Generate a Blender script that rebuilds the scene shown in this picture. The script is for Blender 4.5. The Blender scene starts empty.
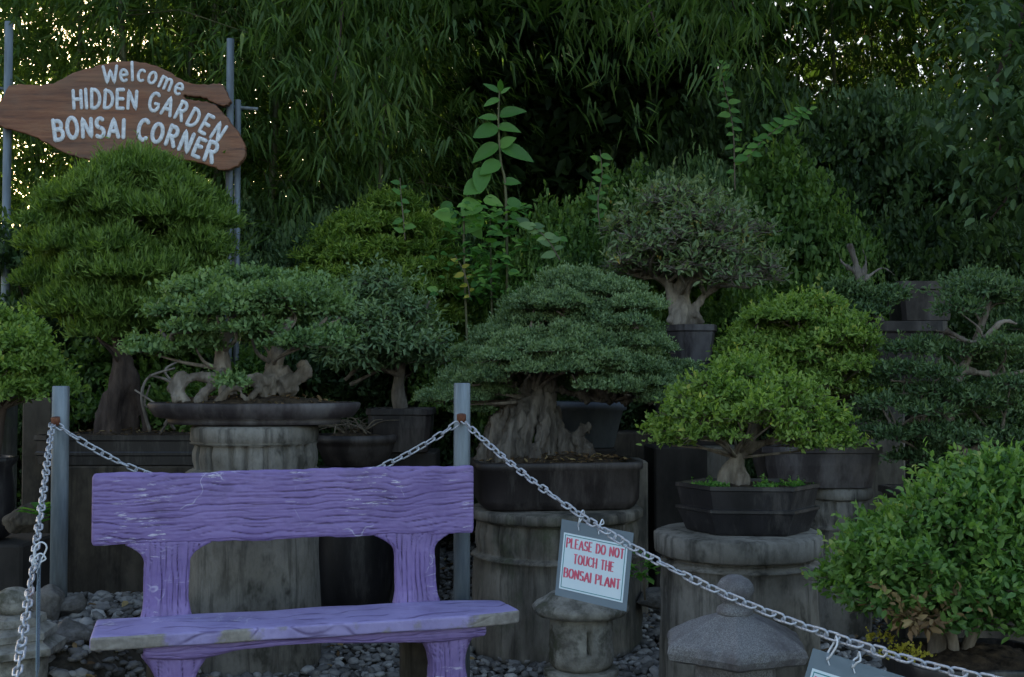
import bpy, math, random
import numpy as np
from mathutils import Vector, noise
random.seed(7); rng = np.random.default_rng(7)
R = math.radians
sc = bpy.context.scene
C = sc.collection
F, EYE, HOR = 1150.0, 1.4, 375.0
PITCH = math.atan((HOR - 338.5) / F)

def at(px, py, Y):
    """world point seen at photo pixel px,py standing at distance Y"""
    r = (px - 512) / F; u = (338.5 - py) / F
    dy = math.cos(PITCH) - u * math.sin(PITCH); dz = math.sin(PITCH) + u * math.cos(PITCH)
    return np.array([r / dy * Y, Y, EYE + dz / dy * Y])

# ------------------------------------------------------------------ objects
LOC = {}
def tag(o, label=None, cat=None, group=None, kind=None):
    if label: o['label'] = label
    if cat: o['category'] = cat
    if group: o['group'] = group
    if kind: o['kind'] = kind
    return o
def thing(name, label, cat, loc, group=None):
    o = bpy.data.objects.new(name, None); C.objects.link(o)
    o.empty_display_size = .1
    o.location = [float(a) for a in loc]; LOC[o.name] = np.array(loc, float)
    return tag(o, label, cat, group)
def link(name, me, mat, parent=None):
    o = bpy.data.objects.new(name, me); C.objects.link(o)
    if mat: me.materials.append(mat)
    if parent:
        o.parent = parent
        LOC[o.name] = LOC[parent.name]
    return o
def obj(name, V, Fc, mat, parent=None, smooth=True, attr=None):
    V = np.asarray(V, float).reshape(-1, 3)
    if parent: V = V - LOC[parent.name]
    me = bpy.data.meshes.new(name)
    if isinstance(Fc, np.ndarray):
        k = Fc.shape[1]; n = len(Fc)
        me.vertices.add(len(V)); me.vertices.foreach_set('co', V.astype(np.float32).ravel())
        me.loops.add(n * k); me.loops.foreach_set('vertex_index', Fc.astype(np.int32).ravel())
        me.polygons.add(n); me.polygons.foreach_set('loop_start', np.arange(0, n * k, k, dtype=np.int32))
        me.update(calc_edges=True)
    else:
        me.from_pydata(V.tolist(), [], [list(f) for f in Fc])
    if smooth: me.polygons.foreach_set('use_smooth', np.ones(len(me.polygons), bool))
    if attr is not None:
        a = me.attributes.new('lv', 'FLOAT', 'FACE'); a.data.foreach_set('value', np.asarray(attr, np.float32))
    me.update()
    if not isinstance(Fc, np.ndarray): me.validate()
    return link(name, me, mat, parent)
def copy_tree(o, parent=None):
    c = o.copy(); C.objects.link(c)
    if parent: c.parent = parent
    for ch in list(o.children): copy_tree(ch, c)
    return c

class MB:
    def __init__(s): s.V = []; s.F = []; s.n = 0
    def add(s, V, Fc):
        V = np.asarray(V, float); s.V.append(V)
        s.F += [tuple(i + s.n for i in f) for f in Fc]; s.n += len(V); return s
    def build(s, name, mat, parent=None, smooth=True): return obj(name, np.vstack(s.V), s.F, mat, parent, smooth)

def catmull(P, n):
    P = np.asarray(P, float)
    if len(P) < 3: 
        t = np.linspace(0, 1, n)[:, None]; return P[0] * (1 - t) + P[-1] * t
    Q = np.vstack([2 * P[0] - P[1], P, 2 * P[-1] - P[-2]])
    out = []
    for t in np.linspace(0, len(P) - 1 - 1e-6, n):
        i = int(t); f = t - i
        a, b, c, d = Q[i:i + 4]
        out.append(.5 * ((2 * b) + (c - a) * f + (2 * a - 5 * b + 4 * c - d) * f * f + (3 * b - a - 3 * c + d) * f ** 3))
    return np.array(out)
def tube(P, rad, n=8, cap=True, flat=None):
    P = np.asarray(P, float); m = len(P)
    rad = np.full(m, rad) if np.isscalar(rad) else np.asarray(rad, float)
    T = np.gradient(P, axis=0); T /= np.linalg.norm(T, axis=1)[:, None] + 1e-9
    ref = np.array([0, 0, 1.0]) if abs(T[0][2]) < .9 else np.array([1.0, 0, 0])
    V = []; u = np.cross(T[0], ref)
    a = np.linspace(0, 2 * math.pi, n, endpoint=False)
    for i in range(m):
        u = u - T[i] * np.dot(u, T[i]); u /= np.linalg.norm(u) + 1e-9
        v = np.cross(T[i], u)
        V.append(P[i] + rad[i] * (np.cos(a)[:, None] * u + np.sin(a)[:, None] * v))
    V = np.vstack(V); Fc = []
    for i in range(m - 1):
        for j in range(n):
            k = (j + 1) % n
            Fc.append((i * n + j, i * n + k, i * n + n + k, i * n + n + j))
    if cap: Fc += [tuple(range(n - 1, -1, -1)), tuple((m - 1) * n + j for j in range(n))]
    return V, Fc
def box(c, s, rz=0, bev=0.0):
    """bevelled box: centre, full size"""
    hx, hy, hz = [a / 2 for a in s]; b = min(bev, hx * .9, hy * .9, hz * .9)
    prof = [(-b, -hz), (0, -hz + b), (0, hz - b), (-b, hz)] if b > 0 else [(0, -hz), (0, hz)]
    V = []; Fc = []
    for o, z in prof:
        X, Y = hx + o, hy + o
        if b > 0: ring = [(X - b, -Y), (X, -Y + b), (X, Y - b), (X - b, Y), (-X + b, Y), (-X, Y - b), (-X, -Y + b), (-X + b, -Y)]
        else: ring = [(X, -Y), (X, Y), (-X, Y), (-X, -Y)]
        V += [(x, y, z) for x, y in ring]
    n = len(V) // len(prof)
    for i in range(len(prof) - 1):
        for j in range(n): k = (j + 1) % n; Fc.append((i * n + j, i * n + k, i * n + n + k, i * n + n + j))
    Fc += [tuple(range(n - 1, -1, -1)), tuple((len(prof) - 1) * n + j for j in range(n))]
    V = np.array(V); ca, sa = math.cos(rz), math.sin(rz)
    V = np.stack([V[:, 0] * ca - V[:, 1] * sa, V[:, 0] * sa + V[:, 1] * ca, V[:, 2]], 1) + np.array(c)
    return V, Fc
def fbm(p, o=4): return noise.fractal(Vector(p), .6, 2.1, o)
def displace(V, N, amp, sc_):
    return V + N * np.array([amp * fbm((v[0] * sc_[0], v[1] * sc_[1], v[2] * sc_[2])) for v in V])[:, None]
def vnormals(me):
    N = np.zeros(len(me.vertices) * 3, np.float32); me.vertices.foreach_get('normal', N); return N.reshape(-1, 3)
def coords(me):
    N = np.zeros(len(me.vertices) * 3, np.float32); me.vertices.foreach_get('co', N); return N.reshape(-1, 3).astype(float)
def fuse(mb, name, mat, parent, vox=.012, amp=.012, sc_=(14, 14, 5)):
    """melt tubes into one gnarled body"""
    t = mb.build('tmp', None, None)
    m = t.modifiers.new('r', 'REMESH'); m.mode = 'VOXEL'; m.voxel_size = vox; m.use_smooth_shade = True
    dg = bpy.context.evaluated_depsgraph_get(); dg.update()
    me = bpy.data.meshes.new_from_object(t.evaluated_get(dg))
    bpy.data.objects.remove(t)
    V = coords(me); N = vnormals(me)
    V = displace(V, N, amp, sc_)
    if parent: V = V - LOC[parent.name]
    me.vertices.foreach_set('co', V.astype(np.float32).ravel()); me.update(); me.name = name
    me.materials.clear()
    me.polygons.foreach_set('use_smooth', np.ones(len(me.polygons), bool))
    return link(name, me, mat, parent)

# ------------------------------------------------------------------ materials
def newmat(name):
    m = bpy.data.materials.new(name); m.use_nodes = True
    nt = m.node_tree; b = nt.nodes['Principled BSDF']; return m, nt, b
def N(nt, t, **k):
    n = nt.nodes.new(t)
    for a, v in k.items():
        if a in n.inputs: n.inputs[a].default_value = v
        else: setattr(n, a, v)
    return n
def ramp(nt, fac, stops):
    r = nt.nodes.new('ShaderNodeValToRGB'); e = r.color_ramp.elements
    while len(e) < len(stops): e.new(.5)
    for i, (p, c) in enumerate(stops):
        e[i].position = p; e[i].color = (*c, 1) if len(c) == 3 else c
    nt.links.new(fac, r.inputs[0]); return r.outputs[0]
def texco(nt, scale=(1, 1, 1), kind='Object'):
    tc = nt.nodes.new('ShaderNodeTexCoord'); mp = nt.nodes.new('ShaderNodeMapping')
    mp.inputs['Scale'].default_value = scale; nt.links.new(tc.outputs[kind], mp.inputs[0]); return mp.outputs[0]
def nz(nt, co, scale, detail=6, rough=.6):
    n = nt.nodes.new('ShaderNodeTexNoise'); n.inputs['Scale'].default_value = scale
    n.inputs['Detail'].default_value = detail; n.inputs['Roughness'].default_value = rough
    nt.links.new(co, n.inputs['Vector']); return n.outputs[0]
def mix(nt, f, a, b, mode='MIX'):
    m = nt.nodes.new('ShaderNodeMix'); m.data_type = 'RGBA'; m.blend_type = mode
    for s, v in ((0, f), (6, a), (7, b)):
        if hasattr(v, 'is_linked') or hasattr(v, 'links'): nt.links.new(v, m.inputs[s])
        elif s == 0: m.inputs[0].default_value = v
        else: m.inputs[s].default_value = (*v, 1)
    return m.outputs[2]
def bump(nt, b, h, dist=.004, st=.8):
    n = nt.nodes.new('ShaderNodeBump'); n.inputs['Distance'].default_value = dist; n.inputs['Strength'].default_value = st
    nt.links.new(h, n.inputs['Height']); nt.links.new(n.outputs[0], b.inputs['Normal'])
def mk(name, c1, c2, scale=8, stretch=(1, 1, 1), rough=.85, bd=.004, c3=None, s3=3, lo=.35, hi=.65, spec=.3, moss=None):
    m, nt, b = newmat(name); co = texco(nt, stretch)
    n1 = nz(nt, co, scale, 8, .65)
    col = ramp(nt, n1, [(lo, c1), (hi, c2)])
    if c3:
        n3 = nz(nt, co, s3, 5, .7)
        col = mix(nt, ramp(nt, n3, [(.48, (0, 0, 0)), (.62, (1, 1, 1))]), col, c3)
    if name.startswith(('weathered', 'pale_con', 'damp')):
        # rain streaks running down
        ns = nz(nt, texco(nt, (9, 9, .7)), 1.6, 6, .7)
        col = mix(nt, ramp(nt, ns, [(.5, (0, 0, 0)), (.64, (.75, .75, .75))]), col, tuple(v * .32 for v in c1))
    if name.startswith(('dark_brown', 'grey_brown', 'near_black')):
        # pale mineral crust and dust on the clay
        ns = nz(nt, texco(nt, (7, 7, 1.2)), 1.8, 7, .75)
        col = mix(nt, ramp(nt, ns, [(.52, (0, 0, 0)), (.72, (.55, .55, .55))]), col, (.13, .115, .105))
    if moss:
        n4 = nz(nt, texco(nt), 6, 6, .7)
        col = mix(nt, ramp(nt, n4, [(.52, (0, 0, 0)), (.7, (.8, .8, .8))]), col, moss)
    nt.links.new(col, b.inputs['Base Color']); b.inputs['Roughness'].default_value = rough
    b.inputs['Specular IOR Level'].default_value = spec
    nf = nz(nt, co, scale * 5, 6, .7)
    s = nt.nodes.new('ShaderNodeMath'); s.operation = 'ADD'; nt.links.new(n1, s.inputs[0]); nt.links.new(nf, s.inputs[1])
    bump(nt, b, s.outputs[0], bd); return m
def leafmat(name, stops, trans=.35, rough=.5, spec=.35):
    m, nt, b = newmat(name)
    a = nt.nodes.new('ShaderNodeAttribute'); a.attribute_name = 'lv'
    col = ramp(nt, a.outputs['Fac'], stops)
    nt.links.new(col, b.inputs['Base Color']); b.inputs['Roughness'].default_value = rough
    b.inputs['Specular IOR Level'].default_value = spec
    t = nt.nodes.new('ShaderNodeBsdfTranslucent')
    tc = mix(nt, 1.0, col, (1.5, 1.6, .6), 'MULTIPLY'); nt.links.new(tc, t.inputs[0])
    mx = nt.nodes.new('ShaderNodeMixShader'); mx.inputs[0].default_value = trans
    nt.links.new(b.outputs[0], mx.inputs[1]); nt.links.new(t.outputs[0], mx.inputs[2])
    nt.links.new(mx.outputs[0], nt.nodes['Material Output'].inputs['Surface']); return m

def G(a, b, c): return (a, b, c)
M = {}
M['concrete'] = mk('weathered_concrete', (.085, .074, .06), (.23, .205, .172), 5, (1, 1, .35), .9, .006, (.05, .048, .042), 3.2, moss=(.07, .08, .045))
M['concrete_pale'] = mk('pale_concrete', (.13, .118, .10), (.31, .285, .25), 7, (1, 1, .6), .9, .006, (.06, .055, .045), 3.5)
M['concrete_dark'] = mk('damp_brown_concrete', (.045, .036, .026), (.11, .09, .068), 4, (1, 1, .5), .92, .006, (.03, .025, .02), 2.5)
M['concrete_black'] = mk('black_stained_concrete', (.012, .010, .009), (.04, .034, .03), 5, (1, 1, .5), .8, .004)
M['granite'] = mk('speckled_granite', (.13, .127, .125), (.30, .29, .295), 230, (1, 1, 1), .9, .004, (.13, .12, .125), 5, lo=.4, hi=.6)
M['lantern'] = mk('mossy_lantern_stone', (.12, .11, .095), (.30, .285, .25), 14, (1, 1, 1), .92, .006, (.06, .055, .045), 6, moss=(.08, .085, .05))
M['glaze'] = mk('dark_brown_clay', (.013, .010, .010), (.034, .026, .025), 9, (1, 1, .4), .55, .002, (.065, .055, .052), 4, spec=.4)
M['glaze_grey'] = mk('grey_brown_clay', (.026, .021, .022), (.062, .05, .052), 9, (1, 1, .4), .6, .002, (.11, .10, .10), 4)
M['glaze_blue'] = mk('grey_blue_clay', (.06, .07, .085), (.12, .135, .155), 9, (1, 1, .4), .5, .002)
M['glaze_black'] = mk('near_black_clay', (.008, .007, .008), (.022, .019, .021), 9, (1, 1, .4), .45, .002, spec=.5)
M['soil'] = mk('dark_soil', (.022, .015, .010), (.105, .072, .045), 30, rough=1, bd=.012)
M['bark'] = mk('grey_bark', (.10, .08, .062), (.30, .255, .21), 16, (1, 1, .25), .9, .01, (.06, .045, .035), 5)
M['bark_pale'] = mk('pale_smooth_bark', (.12, .098, .08), (.36, .31, .26), 14, (1, 1, .4), .85, .008, (.11, .09, .07), 5)
M['bark_dark'] = mk('dark_reddish_bark', (.035, .024, .02), (.11, .08, .065), 14, (1, 1, .25), .95, .012)
M['deadwood'] = mk('silver_deadwood', (.06, .052, .044), (.235, .205, .175), 18, (1, 1, .18), .85, .012, (.07, .055, .045), 6)
M['steel'] = mk('galvanised_steel', (.12, .145, .165), (.27, .31, .345), 14, (1, 1, .12), .55, .001, (.10, .10, .10), 5)
for k in ('steel',): M[k].node_tree.nodes['Principled BSDF'].inputs['Metallic'].default_value = .35
M['chain'] = mk('zinc_chain', (.22, .23, .26), (.58, .60, .65), 60, rough=.45, bd=.0005)
M['chain'].node_tree.nodes['Principled BSDF'].inputs['Metallic'].default_value = .45
M['rust'] = mk('rusty_bolt', (.09, .03, .018), (.2, .08, .04), 30, rough=.9, bd=.001)
M['ground'] = mk('damp_earth', (.03, .025, .018), (.09, .075, .055), 6, rough=1, bd=.02)
M['stone'] = mk('grey_rock', (.075, .068, .06), (.22, .205, .19), 12, (1, 1, 1), .95, .02, (.055, .048, .04), 5)
M['white_string'] = mk('white_string', (.6, .62, .66), (.75, .77, .8), 40, rough=.8, bd=.0005)
M['paint_white'] = mk('white_sign_paint', (.50, .52, .56), (.82, .84, .88), 40, rough=.7, bd=.001)
M['red_ink'] = mk('red_ink', (.66, .10, .17), (.78, .17, .25), 20, rough=.5, bd=.0001)
M['teal_ink'] = mk('teal_ink', (.02, .20, .24), (.03, .26, .30), 20, rough=.5, bd=.0001)
M['paper'] = mk('white_paper', (.70, .82, .90), (.78, .88, .94), 6, rough=.6, bd=.0001)
M['bamboo'] = mk('bamboo_culm', (.05, .06, .025), (.14, .13, .06), 6, (1, 1, .2), .5, .001)
M['dry'] = mk('dry_twig', (.09, .07, .05), (.22, .18, .13), 16, (1, 1, .3), .9, .004)

def gravelmat():
    m, nt, b = newmat('grey_gravel'); a = nt.nodes.new('ShaderNodeAttribute'); a.attribute_name = 'lv'
    c = ramp(nt, a.outputs['Fac'], [(0, (.06, .055, .052)), (.45, (.19, .18, .17)), (.8, (.34, .325, .31)), (.95, (.52, .50, .47)), (.97, (.26, .12, .07)), (1, (.30, .22, .13))])
    n = nz(nt, texco(nt), 40, 5); c = mix(nt, .45, c, ramp(nt, n, [(.3, (.35, .35, .35)), (.7, (1, 1, 1))]), 'MULTIPLY')
    nt.links.new(c, b.inputs['Base Color']); b.inputs['Roughness'].default_value = .85; bump(nt, b, n, .006); return m
M['gravel'] = gravelmat()

def purplemat(name, lighter=False, worn=None):
    m, nt, b = newmat(name); co = texco(nt)
    c = ramp(nt, nz(nt, co, 5, 5), [(.3, (.185, .125, .32)), (.7, (.275, .195, .43))] if not lighter else [(.3, (.27, .225, .45)), (.7, (.38, .325, .57))])
    # chips and scratches in the paint, showing pale undercoat
    n1 = nz(nt, texco(nt, (9, 9, 60) if not lighter else (10, 10, 50)), 1.3, 7, .75)
    n2 = nz(nt, co, 3.2, 3)
    mm = nt.nodes.new('ShaderNodeMath'); mm.operation = 'MULTIPLY'
    f1 = ramp(nt, n1, [(.565, (0, 0, 0)), (.60, (1, 1, 1))]); f2 = ramp(nt, n2, [(.50, (0, 0, 0)), (.60, (1, 1, 1))])
    nt.links.new(f1, mm.inputs[0]); nt.links.new(f2, mm.inputs[1])
    c = mix(nt, mm.outputs[0], c, (.62, .58, .70))
    vo = nt.nodes.new('ShaderNodeTexVoronoi'); vo.feature = 'DISTANCE_TO_EDGE'; vo.inputs['Scale'].default_value = 3.2
    wv = nt.nodes.new('ShaderNodeVectorMath'); wv.operation = 'MULTIPLY_ADD'
    nn = nt.nodes.new('ShaderNodeTexNoise'); nn.inputs['Scale'].default_value = 6; nt.links.new(co, nn.inputs['Vector'])
    wv.inputs[1].default_value = (.25, .25, .25); nt.links.new(nn.outputs['Color'], wv.inputs[0]); nt.links.new(co, wv.inputs[2])
    nt.links.new(wv.outputs[0], vo.inputs['Vector'])
    cr = ramp(nt, vo.outputs[0], [(0.004, (1, 1, 1)), (.012, (0, 0, 0))])
    c3 = nt.nodes.new('ShaderNodeMath'); c3.operation = 'MULTIPLY'
    nt.links.new(cr, c3.inputs[0]); nt.links.new(ramp(nt, nz(nt, co, 4.1, 2), [(.56, (0, 0, 0)), (.62, (.7, .7, .7))]), c3.inputs[1])
    c = mix(nt, c3.outputs[0], c, (.5, .46, .62))
    dirt = ramp(nt, nz(nt, co, 7, 8, .7), [(.5, (0, 0, 0)), (.75, (.5, .5, .5))])
    c = mix(nt, dirt, c, (.10, .07, .16))
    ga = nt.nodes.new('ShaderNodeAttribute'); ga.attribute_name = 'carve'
    c = mix(nt, ramp(nt, ga.outputs['Fac'], [(.15, (.7, .7, .7)), (.45, (0, 0, 0))]), c, (.075, .045, .125))          # shade of the cuts put into the paint colour
    rub = nt.nodes.new('ShaderNodeMath'); rub.operation = 'MULTIPLY'
    nt.links.new(ramp(nt, ga.outputs['Fac'], [(.68, (0, 0, 0)), (.86, (1, 1, 1))]), rub.inputs[0]); nt.links.new(ramp(nt, nz(nt, co, 11, 6, .7), [(.40, (0, 0, 0)), (.58, (.8, .8, .8))]), rub.inputs[1])
    c = mix(nt, rub.outputs[0], c, (.46, .38, .62))          # rubbed ridges
    if worn is not None:
        c = mix(nt, worn(nt), c, ramp(nt, nz(nt, co, 30, 6), [(.3, (.16, .14, .125)), (.7, (.32, .29, .26))]))
    nt.links.new(c, b.inputs['Base Color']); b.inputs['Roughness'].default_value = .5; b.inputs['Specular IOR Level'].default_value = .35
    bump(nt, b, nz(nt, co, 60, 5), .0015); return m

def worn_front(nt):
    # bare cement where the front lip has lost its paint, mostly at both ends
    tc = nt.nodes.new('ShaderNodeTexCoord'); at_ = nt.nodes.new('ShaderNodeAttribute'); at_.attribute_name = 'worn'
    n = nz(nt, tc.outputs['Object'], 9, 5)
    s = nt.nodes.new('ShaderNodeMath'); s.operation = 'MULTIPLY_ADD'; s.inputs[1].default_value = .5
    nt.links.new(n, s.inputs[0]); nt.links.new(at_.outputs['Fac'], s.inputs[2])
    return ramp(nt, s.outputs[0], [(.62, (0, 0, 0)), (.68, (1, 1, 1))])
M['purple'] = purplemat('purple_bench_paint'); M['purple_seat'] = purplemat('skylit_purple_seat_paint', True, worn_front)  # seat paint is paler: skylight on its top put into the colour

def boardmat():
    m, nt, b = newmat('varnished_wood_slab'); co = texco(nt, (.8, 3, 9))
    g = nz(nt, co, 2.2, 10, .72); g2 = nz(nt, texco(nt, (2.5, 6, 40)), 2, 6, .7); n = nz(nt, texco(nt, (2, 2, 3)), 1.7, 5, .6)
    c = ramp(nt, g, [(.3, (.075, .03, .018)), (.5, (.20, .078, .038)), (.7, (.32, .15, .078))])
    c = mix(nt, ramp(nt, n, [(.42, (0, 0, 0)), (.68, (.75, .75, .75))]), c, (.17, .10, .065))
    c = mix(nt, ramp(nt, g2, [(.55, (0, 0, 0)), (.68, (.7, .7, .7))]), c, (.05, .025, .018))
    nt.links.new(c, b.inputs['Base Color']); b.inputs['Roughness'].default_value = .6; bump(nt, b, g, .008); return m
M['board'] = boardmat()
def plastic():
    m, nt, b = newmat('clear_laminate'); b.inputs['Base Color'].default_value = (.30, .37, .43, 1); b.inputs['Roughness'].default_value = .25
    n = nz(nt, texco(nt), 12, 3); t = nt.nodes.new('ShaderNodeBsdfTransparent'); t.inputs[0].default_value = (.85, .9, .95, 1)
    mx = nt.nodes.new('ShaderNodeMixShader'); mx.inputs[0].default_value = .5
    bump(nt, b, n, .002)
    nt.links.new(b.outputs[0], mx.inputs[1]); nt.links.new(t.outputs[0], mx.inputs[2]); nt.links.new(mx.outputs[0], nt.nodes['Material Output'].inputs['Surface']); return m
M['laminate'] = plastic()

L = {}
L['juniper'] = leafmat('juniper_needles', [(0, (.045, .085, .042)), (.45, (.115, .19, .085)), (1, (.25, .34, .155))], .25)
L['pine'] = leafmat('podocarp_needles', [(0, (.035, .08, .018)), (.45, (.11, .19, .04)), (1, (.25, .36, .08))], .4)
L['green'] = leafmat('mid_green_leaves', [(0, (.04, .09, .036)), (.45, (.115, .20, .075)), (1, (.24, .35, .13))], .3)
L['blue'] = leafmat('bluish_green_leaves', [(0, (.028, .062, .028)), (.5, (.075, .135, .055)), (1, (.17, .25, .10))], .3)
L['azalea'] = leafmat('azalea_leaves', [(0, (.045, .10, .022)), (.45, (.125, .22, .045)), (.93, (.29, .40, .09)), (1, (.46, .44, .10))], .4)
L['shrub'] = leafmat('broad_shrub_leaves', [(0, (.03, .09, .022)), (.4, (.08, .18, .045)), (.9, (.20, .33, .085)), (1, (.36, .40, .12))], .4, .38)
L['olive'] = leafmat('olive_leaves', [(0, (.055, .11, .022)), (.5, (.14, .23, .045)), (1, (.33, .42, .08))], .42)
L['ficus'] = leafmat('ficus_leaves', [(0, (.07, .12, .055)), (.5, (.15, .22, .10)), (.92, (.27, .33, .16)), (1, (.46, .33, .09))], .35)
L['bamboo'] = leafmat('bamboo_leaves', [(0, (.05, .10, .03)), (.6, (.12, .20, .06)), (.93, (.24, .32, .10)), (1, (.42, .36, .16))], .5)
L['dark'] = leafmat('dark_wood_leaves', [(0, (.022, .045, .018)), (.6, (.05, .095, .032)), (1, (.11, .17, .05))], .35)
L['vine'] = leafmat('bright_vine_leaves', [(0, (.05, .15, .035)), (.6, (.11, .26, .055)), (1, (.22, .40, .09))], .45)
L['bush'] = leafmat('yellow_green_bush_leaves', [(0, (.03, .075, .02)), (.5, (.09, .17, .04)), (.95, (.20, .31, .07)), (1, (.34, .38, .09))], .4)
L['yellow'] = leafmat('yellow_leaves', [(0, (.3, .26, .03)), (1, (.45, .4, .06))], .4)
L['litter'] = leafmat('fallen_leaves', [(0, (.09, .055, .03)), (.6, (.2, .13, .07)), (1, (.33, .25, .12))], .1, .9, .1)

# ------------------------------------------------------------------ leaves
TEMPL = {
 'd': ([(0, 0, 0), (.45, .5, .05), (1, 0, -.03), (.45, -.5, .05)], [(0, 1, 2, 3)]),
 'l': ([(0, 0, 0), (.3, .46, .07), (.7, .38, .05), (1, 0, -.08), (.7, -.38, .05), (.3, -.46, .07), (.5, 0, -.01)], [(0, 1, 2, 6), (6, 2, 3, 3), (3, 4, 6, 6), (6, 4, 5, 0)]),
 'b': ([(0, 0, 0), (.22, .5, .02), (1, 0, -.16), (.22, -.5, .02)], [(0, 1, 2, 3)]),
 's': ([(0, 0, 0), (.3, .5, .06), (.75, .33, .03), (1, 0, -.08), (.75, -.33, .03), (.3, -.5, .06)], [(0, 1, 2, 3), (0, 3, 4, 5)]),
}
def unit(v): return v / (np.linalg.norm(v, axis=-1, keepdims=True) + 1e-9)
def leaves(pos, d, nrm, Ls, Wr, kind, lv):
    T, Fc = TEMPL[kind]; T = np.array(T)
    d = unit(d); side = unit(np.cross(d, nrm)); nn = np.cross(side, d)
    Ls = Ls[:, None]; V = []
    for u, v, w in T: V.append(pos + Ls * (u * d + w * nn) + Ls * Wr * v * side)
    V = np.stack(V, 1); k = len(T)
    Fq = np.array([f for f in Fc])[None] + (np.arange(len(pos)) * k)[:, None, None]
    return V.reshape(-1, 3), Fq.reshape(-1, 4), np.repeat(lv, len(Fc))
class LB:
    def __init__(s): s.P = []
    def add(s, *a): s.P.append(a)
    def build(s, name, mat, parent, Wr, kind):
        pos = np.vstack([p[0] for p in s.P]); d = np.vstack([p[1] for p in s.P]); n = np.vstack([p[2] for p in s.P])
        Ls = np.concatenate([p[3] for p in s.P]); lv = np.concatenate([p[4] for p in s.P])
        V, Fq, a = leaves(pos, d, n, Ls, Wr, kind, np.clip(lv, 0, 1))
        return obj(name, V, Fq, mat, parent, False, a)
def pad_leaves(lb, c, rad, n, L0, upb=.5, lo=-.35, spread=.5, fill=.65, rag=.22, hang=0.):
    """leaves through the outer part of one lumpy foliage pad"""
    u = unit(rng.normal(size=(n * 2, 3))); u = u[u[:, 2] > lo][:n]
    m = len(u); ph = rng.uniform(0, 6.28, 6)
    lump = 1 + rag * (1.1 * np.sin(u[:, 0] * 5 + ph[0]) * np.sin(u[:, 1] * 6 + ph[1]) + .6 * np.sin(u[:, 0] * 13 + ph[2]) * np.sin(u[:, 1] * 11 + ph[3] + u[:, 2] * 9))
    rr = (fill + (1 - fill) * np.sqrt(rng.random(m))) * lump + rng.exponential(.05, m) * (rng.random(m) < .5)
    pos = np.asarray(c) + u * rr[:, None] * np.asarray(rad)
    nr = unit(u / np.asarray(rad) * min(rad))
    d = nr * .55 + np.array([0, 0, upb - hang]) + rng.normal(size=(m, 3)) * spread
    nn = nr + np.array([0, 0, .6]) + rng.normal(size=(m, 3)) * .4
    # leaf tone gets lighter from inside the pad outwards
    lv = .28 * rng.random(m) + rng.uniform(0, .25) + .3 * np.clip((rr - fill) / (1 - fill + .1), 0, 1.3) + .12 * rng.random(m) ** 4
    lb.add(pos, d, nn, L0 * rng.uniform(.6, 1.3, m), lv)
def sil_pads(sil, Y, s, flat=.5, depth=.85, dens=1.0, jit=.25, inner=True, seed=0, rows=None):
    """pads over a crown whose width at each height is known"""
    r_ = np.random.default_rng(seed); out = []
    ys = [a[0] for a in sil]; xl = [a[1] for a in sil]; xr = [a[2] for a in sil]
    top = at(0, ys[0], Y)[2]; bot = at(0, ys[-1], Y)[2]
    rows = rows or max(3, int((top - bot) / (s * .95)) + 1)
    f1, f2 = r_.uniform(0, 6.28, 2)
    for i in range(rows):
        t0 = (i + .3) / rows; py = ys[0] + (ys[-1] - ys[0]) * t0
        a = at(np.interp(py, ys, xl), py, Y); b = at(np.interp(py, ys, xr), py, Y)
        Rr = (b[0] - a[0]) / 2; rad = max(0, Rr - s * .75)
        rowk = r_.uniform(.93, 1.05)
        rings = [rad] if not inner else [q for q in (rad, rad - s * 1.3) if q > 0] or [0]
        for q in rings:
            k = max(1, int(2 * math.pi * q / (s * 1.2) * dens)); o = r_.random() * 6.28
            for j in range(k):
                if q > 0 and r_.random() < .08: continue
                th = o + 2 * math.pi * j / k + r_.normal() * .2
                t = min(1, max(.02, t0 + r_.uniform(-.55, .55) / rows)); py = ys[0] + (ys[-1] - ys[0]) * t
                a = at(np.interp(py, ys, xl), py, Y); b = at(np.interp(py, ys, xr), py, Y); c = (a + b) / 2
                ss = s * r_.uniform(.55, 1.35); e = max(0, (b[0] - a[0]) / 2 - ss * .8 - (rad - q)) * r_.uniform(.88, 1.06) * rowk * (1 + .10 * math.sin(3 * th + f1 + i) + .06 * math.sin(5 * th + f2))
                f = flat * r_.uniform(.75, 1.3)
                out.append((np.array([c[0] + e * math.cos(th), Y + e * depth * math.sin(th), c[2] - ss * f * .5 + (0 if q == rad else s * .35)]), (ss, ss * r_.uniform(.8, 1.1), ss * f)))
    return out
def px_pads(lst, Y): 
    out = []
    for px, py, rx, ry, dd in lst:
        d = Y + dd; k = d / F; out.append((at(px, py, d), (rx * k, rx * k * .8, ry * k)))
    return out

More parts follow.
